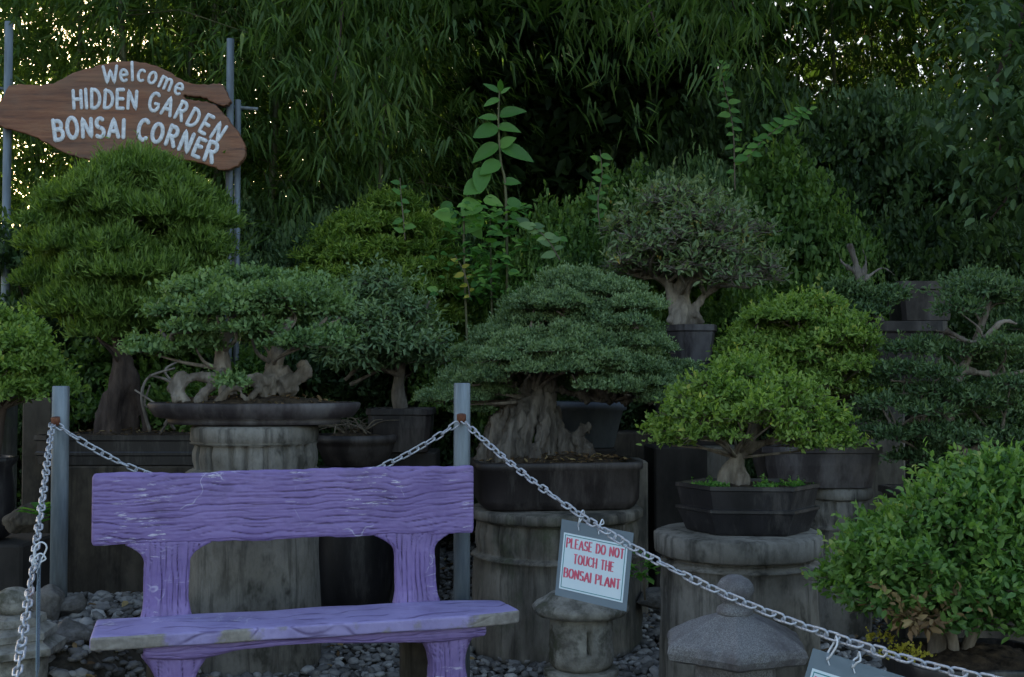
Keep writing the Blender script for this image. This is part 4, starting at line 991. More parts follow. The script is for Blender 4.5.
# --- R : near shrub lower right
Y = 3.95; 
Rn = thing('bonsai', 'large leafy bright green shrub bonsai filling the lower right corner', 'bonsai', (at(955, 0, Y)[0], Y, 0), 'potted bonsai trees')
zr0 = at(0, 668, Y - .2)[2]; cx = at(962, 0, Y)[0]
pot(Rn, 'se', (cx, Y, -.05), .52, .46, prof(zr0 + .05), M['glaze_black'], 0, 5)
soilpart(Rn, (cx, Y, zr0 - .02), .46, .4, 0, 5, .04)
rp = [([(935, 672, 0), (938, 640, 0), (950, 610, 0), (965, 570, 0), (980, 520, 0)], .034, .012), ([(955, 672, 0), (952, 640, -.02), (940, 610, -.05), (900, 585, -.05), (860, 570, 0)], .024, .007), ([(960, 672, 0), (975, 630, 0), (1010, 600, 0), (1050, 580, 0)], .024, .008)]
branchset(rp, Y).build('trunk', M['bark'], Rn)
rsil = [(452, 985, 1030), (468, 950, 1050), (490, 915, 1068), (515, 880, 1080), (540, 848, 1090), (565, 832, 1098), (590, 832, 1098), (612, 868, 1090)]
rpads = sil_pads(rsil, Y, .095, .6, .85, .9, .4, seed=51, rows=8)
mb = MB(); limbs(mb, rpads, core_of(rp, Y), .007, .003, 9); mb.build('branches', M['bark'], Rn)
twigs(rpads, 24, .05, .0017, 15, 1).build('twigs', M['dry'], Rn)
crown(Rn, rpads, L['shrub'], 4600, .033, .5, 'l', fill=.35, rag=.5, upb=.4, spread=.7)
crown(Rn, px_pads([(905, 655, 22, 6, -.25), (880, 640, 14, 5, 0)], Y), L['yellow'], 5000, .012, .7, 's', 'yellow_blossom')
crown(Rn, px_pads([(915, 625, 14, 12, -.28), (935, 622, 14, 10, -.28)], Y), L['litter'], 2500, .04, .45, 's', 'withered_leaves', upb=-.4)

# --- H : layered bonsai right edge
Y = 6.0; x = at(965, 0, Y)[0]; z1 = at(0, 492, Y - .2)[2]
Hn = thing('bonsai', 'open layered dark green bonsai with pale bare branches at the right edge', 'bonsai', (x, Y, 0), 'potted bonsai trees')
pot(Hn, 'rect', (x, Y, z1 - .24), .85, .45, prof(.24), M['glaze'])
soilpart(Hn, (x, Y, z1 - .03), .78, .4, 0, 6, .04)
hp = [([(968, 496, 0), (962, 460, 0), (948, 425, 0), (955, 385, 0), (975, 345, 0), (990, 300, 0)], .05, .014), ([(950, 430, 0), (915, 420, -.05), (885, 435, -.05)], .02, .007), ([(955, 400, 0), (920, 385, 0), (890, 380, 0)], .018, .006), ([(965, 370, 0), (1000, 375, 0), (1030, 370, 0)], .022, .008), ([(972, 350, 0), (950, 335, 0), (935, 330, 0)], .018, .007), ([(960, 455, 0), (1000, 440, 0), (1040, 440, 0)], .02, .008), ([(945, 330, -.1), (975, 342, -.12), (1002, 322, -.15), (1018, 324, -.15)], .016, .010)]
fuse(branchset(hp, Y), 'trunk', M['bark'], Hn, .009, .008)
hpads = px_pads([(985, 292, 40, 12, 0), (960, 310, 24, 10, -.1), (1012, 300, 34, 11, .1), (960, 352, 32, 9, 0), (905, 372, 30, 10, 0), (1000, 362, 36, 10, .1), (888, 404, 28, 9, -.05), (940, 392, 30, 8, -.1), (1000, 405, 36, 10, 0), (888, 436, 32, 9, -.05), (940, 432, 28, 9, -.15), (925, 458, 34, 9, 0), (1000, 440, 36, 10, 0), (868, 420, 20, 8, .1), (930, 345, 22, 8, .2), (1030, 330, 30, 10, 0), (1035, 385, 30, 10, 0), (975, 280, 26, 8, .25), (1000, 475, 36, 10, .1), (905, 395, 30, 9, .3), (965, 415, 30, 9, .3), (965, 375, 30, 9, .3), (1005, 345, 26, 8, -.2), (940, 375, 22, 8, -.2), (975, 400, 24, 8, -.2), (930, 412, 24, 8, -.2), (1010, 385, 24, 8, -.2), (965, 440, 24, 8, -.25), (905, 350, 20, 8, .1), (880, 385, 18, 7, .1)], Y)
mb = MB(); limbs(mb, hpads, core_of(hp, Y), .009, .003, 10); mb.build('branches', M['bark'], Hn)
twigs(hpads, 16, .06, .002, 16, 1.1).build('twigs', M['dry'], Hn)
crown(Hn, hpads, L['blue'], 5600, .028, .4, 's', fill=.45, rag=.4, upb=.4)
box_ped(905, 1040, 540, 5.85, .3, M['concrete_dark'], 'dark block base hidden behind the near shrub at right', zt=z1 - .243)

# --- upper right pots
Y = 7.0; x = at(903, 0, Y)[0]; z0 = at(0, 383, Y)[2]; za = at(0, 357, Y)[2]; zb_ = at(0, 320, Y - .2)[2]
K = thing('bonsai', 'small bonsai with a silvery dead trunk stub in a dark broad pot, upper right', 'bonsai', (x, Y, z0), 'potted bonsai trees')
pot(K, 'rect', (x, Y + .17, z0 + .003), .50, .40, prof(zb_ - z0, [(.78, 0), (.8, .02), (.94, .8), (1, .84), (1, 1), (.93, 1), (.9, .8)]), M['glaze'], 0)
soilpart(K, (x, Y + .17, zb_ - .03), .44, .34, 0, 6, .03)
kp = [([(880, 324, .1), (868, 305, .05), (860, 285, 0), (856, 262, 0), (850, 244, 0)], .035, .018), ([(860, 285, 0), (866, 262, 0), (862, 248, 0)], .02, .008), ([(858, 275, 0), (842, 262, 0), (838, 250, 0)], .012, .005), ([(864, 280, 0), (882, 268, 0), (896, 276, 0)], .012, .005)]
fuse(branchset(kp, Y), 'trunk', M['deadwood'], K, .009, .012)
kpads = px_pads([(845, 292, 22, 12, 0), (872, 300, 24, 10, -.05), (890, 296, 18, 10, 0), (835, 305, 18, 9, .1), (860, 312, 24, 8, -.1)], Y)
crown(K, kpads, L['blue'], 7000, .028, .45, 's', fill=.4, rag=.35)
Y = 7.85; x = at(916, 0, Y)[0]; z0 = at(0, 322, Y)[2]; z1 = at(0, 281, Y - .18)[2]
K2 = thing('plant_pot', 'dark square flared pot standing higher than its neighbours at upper right', 'pot', (x, Y, z0))
pot(K2, 'rect', (x, Y, z0), .42, .38, prof(z1 - z0, [(.72, 0), (.76, .02), (.9, .78), (1, .8), (1, 1), (.92, 1), (.9, .7)]), M['glaze'])
soilpart(K2, (x, Y, z1 - .04), .36, .32, 0, 6, .02)
box_ped(890, 942, 322, 7.68, .36, M['concrete_black'], 'tall black pillar under the high flared pot at upper right', zt=z0 - .002)

# --- L : left edge bonsai
Y = 5.45; z1 = at(0, 460, Y - .15)[2]; x = at(-12, 0, Y)[0]
Ln = thing('bonsai', 'bonsai with sunlit yellow green leaf tips cut off by the left edge', 'bonsai', (x, Y, .2), 'potted bonsai trees')
z0 = at(0, 545, 5.3)[2]
lathe((x, Y, z0 + .003), [(.10, 0), (.13, .02), (.15, .15), (.14, .28), (.135, z1 - z0 - .05), (.16, z1 - z0 - .02), (.165, z1 - z0), (.13, z1 - z0), (.12, z1 - z0 - .06)], 36, None, 'pot', M['glaze_black'], Ln)
soilpart(Ln, (x, Y, z1 - .03), .25, .25, 0, 2, .02)
lp = [([(-8, 462, 0), (-4, 430, 0), (2, 400, 0), (-5, 360, 0), (-10, 320, 0)], .04, .015)]
branchset(lp, Y).build('trunk', M['bark_dark'], Ln)
lpads = sil_pads([(302, -55, 14), (318, -75, 34), (340, -90, 52), (362, -95, 66), (385, -95, 72), (396, -85, 60)], Y, .10, .55, .85, 1, .35, seed=61)
mb = MB(); limbs(mb, lpads, core_of(lp, Y), .009, .003, 11); mb.build('branches', M['bark'], Ln)
crown(Ln, lpads, L['azalea'], 7500, .027, .5, 's', fill=.45, rag=.45, upb=.4, spread=.6)

# --- shallow pot with dead twigs on the barrel
Y = 6.95; x = at(358, 0, Y)[0]; z0 = .859; z1 = at(0, 436, Y - .2)[2]
Tn = thing('plant_pot', 'shallow round dark bowl heaped with dry bare twigs, on the black barrel behind the bench', 'pot', (x, Y, z0))
pot(Tn, 'se', (x, Y, z0), .50, .46, prof(z1 - z0, [(.7, 0), (.74, .03), (.93, .6), (.94, .72), (1, .76), (1, 1), (.93, 1), (.92, .8)]), M['glaze'], 0, 2.2)
soilpart(Tn, (x, Y, z1 - .03), .45, .41, 0, 2.2, .05)
mb = MB()
for k in range(34):
    a = random.uniform(0, 6.28); s = np.array([x + random.gauss(0, .06), Y + random.gauss(0, .06), z1 + .01]); e = s + [math.cos(a) * random.uniform(.08, .25), math.sin(a) * .15, random.uniform(.01, .09)]
    V, Fc = tube(catmull([s, (s + e) / 2 + [0, 0, .03], e], 6), [.005, .005, .004, .004, .003, .002], 5); mb.add(V, Fc)
mb.build('dry_twigs', M['dry'], Tn)

# --- small blue-grey pot behind the juniper
Y = 6.9; x = at(590, 0, Y)[0]; z0 = at(0, 447, Y)[2]; z1 = at(0, 402, Y - .15)[2]
Bn = thing('plant_pot', 'small blue grey flared pot showing beneath the juniper foliage', 'pot', (x, Y, z0))
pot(Bn, 'se', (x, Y, z0), .42, .36, prof(z1 - z0, [(.6, 0), (.64, .02), (.9, .8), (1, .82), (1, 1), (.93, 1), (.9, .8)]), M['glaze_blue'], 0, 3.5)
soilpart(Bn, (x, Y, z1 - .03), .37, .32, 0, 3, .03)
crown(Bn, px_pads([(592, 390, 26, 10, 0), (575, 385, 18, 8, .1), (610, 386, 18, 9, .1)], Y), L['green'], 8000, .025, .45, 's')
box_ped(565, 617, 447, 6.75, .3, M['concrete_black'], 'black stand under the small blue grey pot behind the juniper trunk', zt=z0 - .002)

# leaves on the dark boulder
pl = thing('leafy_plant', 'broad bright green leaves sprouting on the dark boulder left of the post', 'plant', at(38, 520, 5.05))
lb = LB(); c = at(40, 512, 5.05)
n = 16; a = rng.uniform(0, 6.28, n); lb.add(np.tile(c, (n, 1)) + rng.normal(size=(n, 3)) * .02, np.stack([np.cos(a), np.sin(a), np.full(n, .35)], 1), np.tile([0, 0, 1.], (n, 1)), rng.uniform(.07, .12, n), rng.random(n))
lb.build('leaves', L['vine'], pl, .5, 'l')
pl = thing('leafy_plant', 'little bright leaves low in the gap between the notice and the round drum', 'plant', at(645, 575, 5.6))
lb = LB(); n = 40; c = at(643, 570, 5.55); a = rng.uniform(0, 6.28, n)
lb.add(np.tile(c, (n, 1)) + rng.normal(size=(n, 3)) * [.05, .05, .04], np.stack([np.cos(a), np.sin(a), np.full(n, .45)], 1), np.tile([0, 0, 1.], (n, 1)), rng.uniform(.04, .08, n), rng.random(n))
lb.build('leaves', L['vine'], pl, .5, 'l')
V, Fc = tube([at(645, 600, 5.55) , c], [.006, .004], 6); obj('stem', V, Fc, M['dry'], pl)

# litter lying on the soil of the big pots
def potlitter(cx, cy, cz, a, b, n, parent):
    u = rng.uniform(0, 6.28, n); q = np.sqrt(rng.random(n)); t = rng.uniform(0, 6.28, n); lb = LB()
    lb.add(np.stack([cx + q * a * np.cos(u), cy + q * b * np.sin(u), cz + (1 - q * q) * .045 + rng.uniform(.0, .012, n)], 1), np.stack([np.cos(t), np.sin(t), rng.normal(.1, .3, n)], 1), rng.normal(size=(n, 3)) * .4 + [0, 0, 1.], rng.uniform(.015, .038, n), rng.random(n))
    o = lb.build('litter', L['litter'], parent, .45, 's')
for o_, px_, Y_, py_, a_, b_, n_ in ((J, 554, 6.05, 463, .39, .22, 420), (A, 255, 5.63, 404, .44, .22, 260), (Pn, 130, 6.98, 438, .5, .17, 260)):
    c_ = at(px_, py_, Y_ - .25); potlitter(at(px_, 0, Y_)[0], Y_, c_[2] - .012, a_, b_, n_, o_)
# fallen leaves
n = 1400; y = rng.uniform(4.2, 8.6, n); x = rng.uniform(-.45, .5, n) * y
keep = rng.random(n) < np.clip(.25 + (x > 1.0) * .7 + (y > 6.6) * .5, 0, 1); x, y = x[keep], y[keep]; n = len(x)
lb = LB(); a = rng.uniform(0, 6.28, n); pos = np.array([(p, q, gz(p, q) + .025) for p, q in zip(x, y)])
lb.add(pos, np.stack([np.cos(a), np.sin(a), rng.normal(0, .25, n)], 1), rng.normal(size=(n, 3)) * .3 + [0, 0, 1.], rng.uniform(.03, .07, n), rng.random(n))
o = lb.build('fallen_leaves', L['litter'], None, .45, 'l'); tag(o, 'brown fallen leaves scattered over the gravel and earth', 'leaves', kind='stuff')
# ------------------------------------------------------------------ plants behind
def bamboo_proto(seed, hgt=8.5, nleaf=6500):
    r_ = np.random.default_rng(seed)
    t = thing('bamboo', 'leafy drooping bamboo culm in the dense grove along the back', 'bamboo', (0, 0, 0), 'bamboo culms of the back grove')
    k = np.linspace(0, 1, 26); lean = r_.uniform(.5, 1.3); az = r_.uniform(0, 6.28)
    P = np.stack([lean * k ** 2.6 * math.cos(az), lean * k ** 2.6 * math.sin(az), hgt * k - .6 * k ** 4], 1)
    V, Fc = tube(P, (.032 * (1 - k) + .006) * (1 + .06 * (np.arange(26) % 2)), 8); obj('culm', V, Fc, M['bamboo'], t)
    lb = LB(); mb = MB(); ncl = nleaf // 9
    zz = r_.uniform(.18, 1, ncl) ** .8
    for i in range(ncl):
        q = zz[i]; c0 = np.array([np.interp(q, k, P[:, j]) for j in range(3)])
        a = r_.uniform(0, 6.28); reach = abs(r_.normal(0, .55)) + .12
        c = c0 + [math.cos(a) * reach, math.sin(a) * reach, r_.normal(0, .12) - .25 * reach]
        if i % 9 == 0: V, Fc = tube([c0, (c0 + c) / 2 + [0, 0, .1], c], [.006, .004, .002], 4, False); mb.add(V, Fc)
        m = 9; s = a + r_.normal(0, .9, m)
        d = np.stack([np.cos(s) * .65, np.sin(s) * .65, r_.uniform(-1.3, .15, m)], 1)
        lb.add(np.tile(c, (m, 1)) + r_.normal(size=(m, 3)) * .035, d, np.tile([0, 0, 1.], (m, 1)) + r_.normal(size=(m, 3)) * .3, r_.uniform(.11, .2, m), .45 * r_.random(m) + r_.uniform(0, .4) + .15 * r_.random(m) ** 5)
    lb.build('foliage', L['bamboo'], t, .12, 'b'); mb.build('side_branches', M['bamboo'], t)
    return t
def place(o, x, y, z, rz, s, label=None, first=None):
    o.location = (x, y, z); o.rotation_euler = (0, 0, rz); o.scale = (s, s, s)
    if label: o['label'] = label
    return o
protos = [bamboo_proto(i) for i in (1, 2, 3)]; used = [0, 0, 0]
r_ = random.Random(5)
spots = []
for row, (y, n, x0, x1) in enumerate([(9.4, 9, -5.6, -1.0), (10.6, 13, -6.5, 2.2), (12.0, 16, -7.5, 6.5), (13.6, 17, -8.5, 8.5)]):
    for i in range(n):
        spots.append((x0 + (x1 - x0) * (i + .5) / n + r_.gauss(0, .18), y + r_.gauss(0, .3)))
spots = [(x, y) for x, y in spots if not (y < 12.8 and -60 < x / y * F < 150) and not (150 < x / y * F < 520 and y < 13.0 and r_.random() < .92) and not (x / y * F < -250 and y > 10.3 and r_.random() < .25)]
for i, (x, y) in enumerate(spots):
    k = i % 3; o = protos[k] if not used[k] else copy_tree(protos[k]); used[k] += 1
    place(o, x, y, gz(x, y) - .1, r_.uniform(0, 6.28), r_.uniform(.82, 1.12))

def bush_proto(seed, mat, L0, Wr, kind, dens, label, rad=(1, .9, 1.15), npad=46, s=.30, group=None, name='shrub', cat='shrub', **kw):
    r2 = np.random.default_rng(seed)
    t = thing(name, label, cat, (0, 0, 0), group)
    pads = []
    for i in range(npad):
        u = unit(r2.normal(size=3)); u[2] = u[2] * .9; rr = r2.uniform(.5, .92)
        c = u * rad * rr + [0, 0, rad[2] * .95]; ss = s * r2.uniform(.7, 1.25); pads.append((c, (ss, ss, ss * .6)))
    mb = MB(); V, Fc = tube(catmull([(0, 0, -.1), (.04, 0, .5), (-.03, .02, 1.3)], 8), np.linspace(.05, .015, 8), 8); mb.add(V, Fc)
    core = catmull([(0, 0, .1), (.04, 0, .5), (-.03, .02, 1.3)], 12); limbs(mb, pads, core, .018, .004, seed); mb.build('stems', M['bark_dark'], t)
    crown(t, pads, mat, dens, L0, Wr, kind, **kw)
    return t
B1 = bush_proto(11, L['blue'], .042, .5, 's', 2500, 'x', fill=.4, rag=.4, group='hedge shrubs at the back')
B2 = bush_proto(12, L['dark'], .055, .5, 's', 1600, 'x', fill=.35, rag=.45, group='hedge shrubs at the back')
B3 = bush_proto(13, L['green'], .05, .55, 's', 1700, 'x', fill=.4, rag=.45, group='hedge shrubs at the back', upb=0., spread=.7)
B4 = bush_proto(14, L['bush'], .055, .6, 's', 1500, 'x', fill=.35, rag=.5, group='hedge shrubs at the back', upb=-.1, spread=.7)
usedb = {}
def put(o, px, pytop, Y, s, label, rz=0, wide=1.0):
    top = at(px, pytop, Y); g = gz(top[0], Y) - .05
    n = o if not usedb.get(o.name) else copy_tree(o); usedb[o.name] = 1
    k = (top[2] - g) / 2.25
    n.location = (top[0], Y, g); n.rotation_euler = (0, 0, rz); n.scale = (s, s, k); n['label'] = label; return n
for a in [
 (B1, 330, 148, 9.3, 1.0, 'dark bluish shrub behind the olive dome tree, right of the wooden sign', .3),
 (B1, 262, 165, 9.0, .8, 'dark bluish shrub close beside the right pipe of the wooden sign', 1.9),
 (B2, 425, 215, 9.2, .7, 'dark shrub between the olive dome and the tall broad leaved stem', 3),
 (B2, 60, 215, 8.4, 1.0, 'dark shrub behind the tall pine like bonsai', 2),
 (B4, 180, 285, 8.0, .8, 'low green shrub between the pine like bonsai and the tray grove', 2),
 (B2, 15, 290, 8.6, .9, 'low dark shrub at the left edge behind the sunlit bonsai', 4),
 (B4, 500, 262, 8.3, .62, 'loose green shrub under the tall broad leaved stem', 1),
 (B4, 565, 205, 8.6, .62, 'mid green shrub left of the twiggy fig bonsai', 2.2),
 (B4, 625, 172, 9.0, .75, 'climbing leafy shrub rising behind the twiggy fig bonsai', .8),
 (B1, 690, 140, 9.3, .85, 'dark leafy shrub behind the fig crown top', 2.9),
 (B4, 765, 150, 8.9, .8, 'mid green shrub filling the gap right of the fig crown', 5),
 (B2, 810, 95, 9.7, 1.1, 'tall dark shrub above the rounded azalea', 1.1),
 (B1, 870, 60, 10.2, 1.2, 'tallest bluish shrub behind the upper right pots', 3.8),
 (B2, 740, 70, 10.4, 1.1, 'high dark shrub at the back, above and right of the fig', 2.5),
 (B2, 960, 130, 9.4, 1.1, 'dark shrub behind the high flared pot', .2),
 (B1, 1030, 190, 8.6, .8, 'bluish shrub at the right edge above the layered bonsai', 2),
 (B2, 900, 230, 8.9, .8, 'low dark shrub just behind the silvery dead trunk', 4.2),
 (B4, 690, 215, 8.1, .6, 'yellow green bush showing just above the twiggy fig crown', 1.3),
 (B4, 540, 240, 7.9, .42, 'bright leafy bush at the right foot of the tall broad leaved stem', 4.1),
 (B4, 830, 200, 8.5, .6, 'yellow green bush above the rounded azalea', 2.6),
 (B3, 735, 112, 9.0, .55, 'slender leafy bush behind the two climbing shoots', 3.1),
 (B2, 985, 330, 7.7, .6, 'dark shrub behind the layered bonsai at right', 3.3),
 (B2, 740, 330, 7.9, .55, 'dark shrub between the fig pillar and the rounded azalea', 3.0),
 (B2, 560, 330, 8.0, .7, 'dark shrub hidden behind the spreading juniper', 3.6),
 (B2, 440, 330, 8.9, .7, 'dark shrub low behind the loose crowned bonsai', 1.6),
 (B2, 300, 330, 8.6, .9, 'dark shrub low behind the tray grove', 5.6),
 (B2, 860, 350, 8.3, .6, 'low dark shrub behind the tall square grey pillar', 5.1)]:
    put(*a)

# tall stem with big paired leaves
Y = 7.7
def zc(X, Yz, d=0): return at(430 + X / 2.821, 60 + Yz / 2.821, Y + d)
ts = thing('broadleaf_plant', 'tall upright stem with big paired rounded green leaves standing out against the dark grove', 'plant', at(505, 420, Y))
V, Fc = tube(catmull([at(508, 420, Y), zc(215, 410), zc(200, 290), zc(193, 180), zc(196, 80)], 20), np.linspace(.012, .005, 20), 7); obj('stem', V, Fc, M['bamboo'], ts)
V, Fc = tube(catmull([at(470, 420, Y - .05), zc(95, 480), zc(110, 380), zc(150, 330)], 14), np.linspace(.01, .004, 14), 7); obj('stem', V, Fc, M['bamboo'], ts)
def bigleaf(mb, a, b, w, droop=.1, fold=.12):
    a, b = np.array(a), np.array(b); d = b - a; L_ = np.linalg.norm(d); d = d / L_
    side = unit(np.cross(d, [0, -1, .55])); up = np.cross(side, d)
    if up[2] < 0: up = -up
    V = []; n = 9
    for i in range(n):
        t = i / (n - 1); ww = w * (math.sin(math.pi * min(1, t * 1.0) ** .75)) ** .8 * L_ if 0 < i < n - 1 else 0.0015
        c = a + d * L_ * t - up * droop * L_ * t * t
        V += [c + side * ww + up * fold * ww, c + side * ww * .5 + up * fold * ww * .3, c, c - side * ww * .5 + up * fold * ww * .3, c - side * ww + up * fold * ww]
    Fc = [(i * 5 + j, i * 5 + j + 1, (i + 1) * 5 + j + 1, (i + 1) * 5 + j) for i in range(n - 1) for j in range(4)]
    mb.add(V, Fc)
def leafobj(name, mb, mat, parent, seed=0):
    o = mb.build(name, mat, parent); a = o.data.attributes.new('lv', 'FLOAT', 'FACE')
    q = np.repeat(np.random.default_rng(seed).uniform(.2, 1, len(mb.F) // 32 + 1), 32)[:len(mb.F)]; a.data.foreach_set('value', q.astype(np.float32)[:len(o.data.polygons)]); return o
pr = [((196, 92), (154, 58), .18), ((198, 90), (200, 50), .2), ((200, 95), (226, 72), .18), ((196, 108), (152, 126), .2), ((196, 160), (265, 132), .26), ((192, 165), (138, 158), .22), ((190, 190), (250, 188), .26), ((192, 188), (122, 210), .34), ((196, 245), (238, 215), .36), ((198, 245), (292, 268), .24), ((196, 240), (115, 280), .26), ((198, 285), (140, 320), .34), ((150, 300), (140, 375), .3), ((150, 350), (95, 372), .45), ((138, 400), (92, 425), .5), ((150, 395), (205, 400), .34), ((205, 345), (255, 340), .3), ((150, 440), (85, 480), .42), ((112, 460), (150, 500), .35), ((215, 395), (270, 410), .3), ((60, 400), (30, 440), .4), ((75, 450), (20, 425), .4)]
mb = MB()
for i, ((x0, y0), (x1, y1), w) in enumerate(pr):
    dd = random.uniform(-.12, .02); bigleaf(mb, zc(x0, y0), zc(x1, y1, dd), w, random.uniform(.05, .4), random.uniform(.05, .5))
leafobj('leaves', mb, L['vine'], ts, 3)
bl_ = thing('broadleaf_plant', 'low clump of large soft green leaves round the foot of the tall broad leaved stem', 'plant', at(492, 330, 7.75))
lb = LB(); n = 420; c = np.array([at(a, b, 7.7) for a, b in zip(rng.normal(490, 26, n), rng.uniform(205, 300, n))]) + rng.normal(size=(n, 3)) * [0, .12, 0]; a = rng.uniform(0, 6.28, n)
lb.add(c, np.stack([np.cos(a), np.sin(a) - .5, rng.uniform(-.6, .4, n)], 1), rng.normal(size=(n, 3)) * .3 + [0, -.5, .8], rng.uniform(.04, .095, n), rng.random(n))
lb.build('leaves', L['vine'], bl_, .62, 'l'); V, Fc = tube([at(490, 420, 7.75), at(492, 320, 7.75), at(490, 215, 7.72)], [.012, .01, .004], 6); obj('stem', V, Fc, M['bamboo'], bl_)
# climbing shoots
def shoot(pts, Y, label, nl, ln, mat='vine', seed=0):
    r2 = random.Random(seed); P = catmull([at(a, b, Y) for a, b in pts], 30)
    t = thing('climbing_shoot', label, 'vine', P[0]); V, Fc = tube(P, np.linspace(.006, .002, 30), 5); obj('stem', V, Fc, M['dry'], t)
    mb = MB()
    for i in range(nl):
        k = int(3 + i * 26 / nl); c = P[k]; s = 1 if i % 2 else -1; l = ln * r2.uniform(.7, 1.2)
        bigleaf(mb, c, c + [s * l * r2.uniform(.6, 1), r2.uniform(-.5, .1) * l, r2.uniform(-.4, .5) * l], .3, .15)
    leafobj('leaves', mb, L[mat], t, seed)
shoot([(735, 190), (733, 130), (725, 90), (718, 58)], 8.3, 'upright climbing shoot with small pale leaves above the fig', 26, .085, seed=1)
shoot([(740, 165), (765, 138), (790, 120), (812, 108)], 8.3, 'slanting leafy shoot pointing up right beside the fig crown', 26, .09, seed=2)
shoot([(600, 230), (598, 200), (602, 175), (600, 150)], 8.2, 'short upright shoot on the shrub left of the fig', 14, .08, seed=3)
shoot([(470, 300), (468, 285), (463, 270), (455, 255)], 7.6, 'short yellow green shoot beneath the big paired leaves', 7, .07, 'yellow', seed=4)
shoot([(405, 240), (403, 215), (401, 195), (400, 178)], 7.9, 'bright shoot sticking out of the olive dome top', 9, .08, seed=5)
shoot([(560, 260), (548, 240), (535, 228), (525, 222)], 7.5, 'pale leaved sprig right of the big paired leaves', 12, .1, 'green', seed=6)

# hanging boughs top right, and bamboo tips hanging in from above at top centre
def bough(name, label, pts, Y, n, L0, Wr, kind, mat, spread, droop, cat, seed):
    r2 = np.random.default_rng(seed); P = catmull([at(a, b, Y + c) for a, b, c in pts], 30)
    t = thing(name, label, cat, P[0]); V, Fc = tube(P, np.linspace(.03, .006, 30), 7); obj('bough', V, Fc, M['bark_dark'], t)
    lb = LB(); k = n // 8
    for i in range(k):
        c = P[r2.integers(3, 30)] + r2.normal(size=3) * spread; s = r2.uniform(0, 6.28) + r2.normal(0, .9, 8)
        d = np.stack([np.cos(s) * .7, np.sin(s) * .7, r2.uniform(-1.2, .1, 8) - droop], 1)
        lb.add(np.tile(c, (8, 1)) + r2.normal(size=(8, 3)) * .05, d, np.tile([0, 0, 1.], (8, 1)) + r2.normal(size=(8, 3)) * .3, L0 * r2.uniform(.6, 1.3, 8), .5 * r2.random(8) + r2.uniform(0, .4))
    lb.build('leaves', L[mat], t, Wr, kind)
bough('tree_bough', 'broad leaved bough hanging down over the top right corner', [(1120, -160, .5), (1060, -60, .2), (1020, 20, 0), (995, 90, 0), (1000, 150, 0)], 7.2, 2600, .095, .46, 'l', 'blue', np.array([.22, .3, .3]), .1, 'tree', 1)
bough('tree_bough', 'leafy bough reaching in from the right edge above the shrub', [(1150, 60, .5), (1080, 120, .2), (1030, 170, 0), (990, 220, 0)], 7.6, 1500, .085, .46, 'l', 'dark', np.array([.2, .3, .2]), .1, 'tree', 2)
bough('bamboo_spray', 'bamboo tip arching down over the top centre', [(560, -260, 1), (600, -120, .3), (640, -20, 0), (660, 40, 0)], 8.2, 2600, .18, .11, 'b', 'bamboo', np.array([.42, .3, .26]), .35, 'bamboo', 3)
bough('bamboo_spray', 'bamboo tip arching down above the fig, right of centre', [(640, -260, 1), (690, -130, .3), (720, -40, 0), (735, 10, 0)], 8.6, 1800, .18, .11, 'b', 'bamboo', np.array([.36, .3, .2]), .35, 'bamboo', 4)
bough('bamboo_spray', 'bamboo tip hanging low between the sign and the paired leaves', [(330, -260, 1), (350, -100, .3), (340, 30, 0), (330, 110, 0)], 8.4, 3600, .18, .12, 'b', 'bamboo', np.array([.42, .3, .36]), .35, 'bamboo', 5)
bough('bamboo_spray', 'bamboo tip hanging right above the wooden sign', [(150, -260, 1), (190, -140, .3), (215, -30, 0), (225, 40, 0)], 9.6, 2600, .18, .12, 'b', 'bamboo', np.array([.5, .3, .3]), .3, 'bamboo', 6)

# far wood, one mass of leaves seen through the grove
n = 210000
cl = np.stack([rng.uniform(-15, 15, 2600), rng.uniform(14.5, 21, 2600), rng.uniform(-.3, 10.5, 2600)], 1)
cl = cl[~((cl[:, 0] < -3.0) & (cl[:, 2] > 3.0) & (rng.random(len(cl)) < .68))]
cl = np.vstack([cl, np.stack([rng.uniform(-1.2, 2.6, 420), rng.uniform(13.5, 15.5, 420), rng.uniform(1.5, 6.2, 420)], 1)])
cl = cl[~((cl[:, 2] > 4.8) & (rng.random(len(cl)) < .25))]
ci = rng.integers(0, len(cl), n); pos = cl[ci] + rng.normal(size=(n, 3)) * [.5, .5, .4]
lb = LB(); lb.add(pos, rng.normal(size=(n, 3)) + [0, 0, -.3], rng.normal(size=(n, 3)) * .5 + [0, 0, 1.], rng.uniform(.14, .3, n), .6 * rng.random(n) + .4 * (ci % 7) / 7)
tag(lb.build('far_wood', L['dark'], None, .45, 's'), 'dense dark wood closing the view behind the bamboo grove', 'wood', kind='stuff')

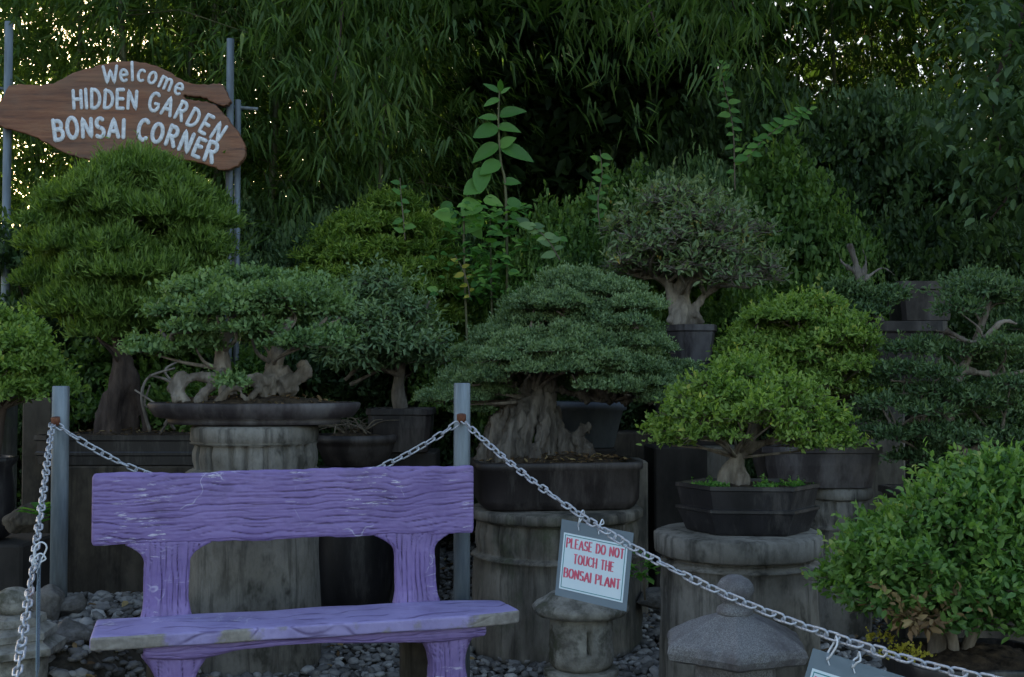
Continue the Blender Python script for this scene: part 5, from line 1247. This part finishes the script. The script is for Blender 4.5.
# bamboo leaf canopy added above the frame to darken the back of the grove
n = 26000; cl = np.stack([rng.uniform(-1.6, 8.5, 700), rng.uniform(8.8, 13.6, 700), rng.uniform(0, 1.8, 700)], 1); cl[:, 2] += 1.4 + .345 * cl[:, 1]
ci = rng.integers(0, len(cl), n); pos = cl[ci] + rng.normal(size=(n, 3)) * [.3, .3, .22]
lb = LB(); lb.add(pos, rng.normal(size=(n, 3)) + [0, 0, -.7], rng.normal(size=(n, 3)) * .5 + [0, 0, 1.], rng.uniform(.12, .24, n), .6 * rng.random(n) + .4 * (ci % 7) / 7)
tag(lb.build('shade_canopy', L['bamboo'], None, .3, 'b'), 'leafy bamboo canopy added out of view to shade the back hedge', 'canopy', kind='stuff')

# ------------------------------------------------------------------ light and camera
SUN_EL, SUN_AZ = R(12), R(-27)       # azimuth measured from +Y towards +X
w = bpy.data.worlds.new('World'); sc.world = w; w.use_nodes = True; nt = w.node_tree
sk = nt.nodes.new('ShaderNodeTexSky'); sk.sky_type = 'NISHITA'; sk.sun_disc = False; sk.sun_elevation = SUN_EL; sk.sun_rotation = SUN_AZ
sk.air_density = 1.0; sk.dust_density = 2.5; sk.ozone_density = .6
bg = nt.nodes['Background']; bg.inputs[1].default_value = .15; nt.links.new(sk.outputs[0], bg.inputs[0])
ld = bpy.data.lights.new('sun', 'SUN'); ld.energy = 5.0; ld.angle = R(.5); ld.color = (1, .86, .62)
lo = bpy.data.objects.new('sun', ld); C.objects.link(lo)
sd = Vector((math.sin(SUN_AZ) * math.cos(SUN_EL), math.cos(SUN_AZ) * math.cos(SUN_EL), math.sin(SUN_EL)))
lo.rotation_euler = sd.to_track_quat('Z', 'Y').to_euler()
cd = bpy.data.cameras.new('camera'); cd.lens = F / 1024 * 36; cd.sensor_width = 36; cd.clip_end = 1000; cd.clip_start = .05
co = bpy.data.objects.new('camera', cd); C.objects.link(co); co.location = (0, 0, EYE); co.rotation_euler = (R(90) + PITCH, 0, 0)
sc.camera = co
sc.view_settings.view_transform = 'Standard'; sc.view_settings.look = 'None'; sc.view_settings.gamma = 1
sc.view_settings.exposure = 1.68
sc.view_settings.use_white_balance = True; sc.view_settings.white_balance_temperature = 6450; sc.view_settings.white_balance_tint = 13
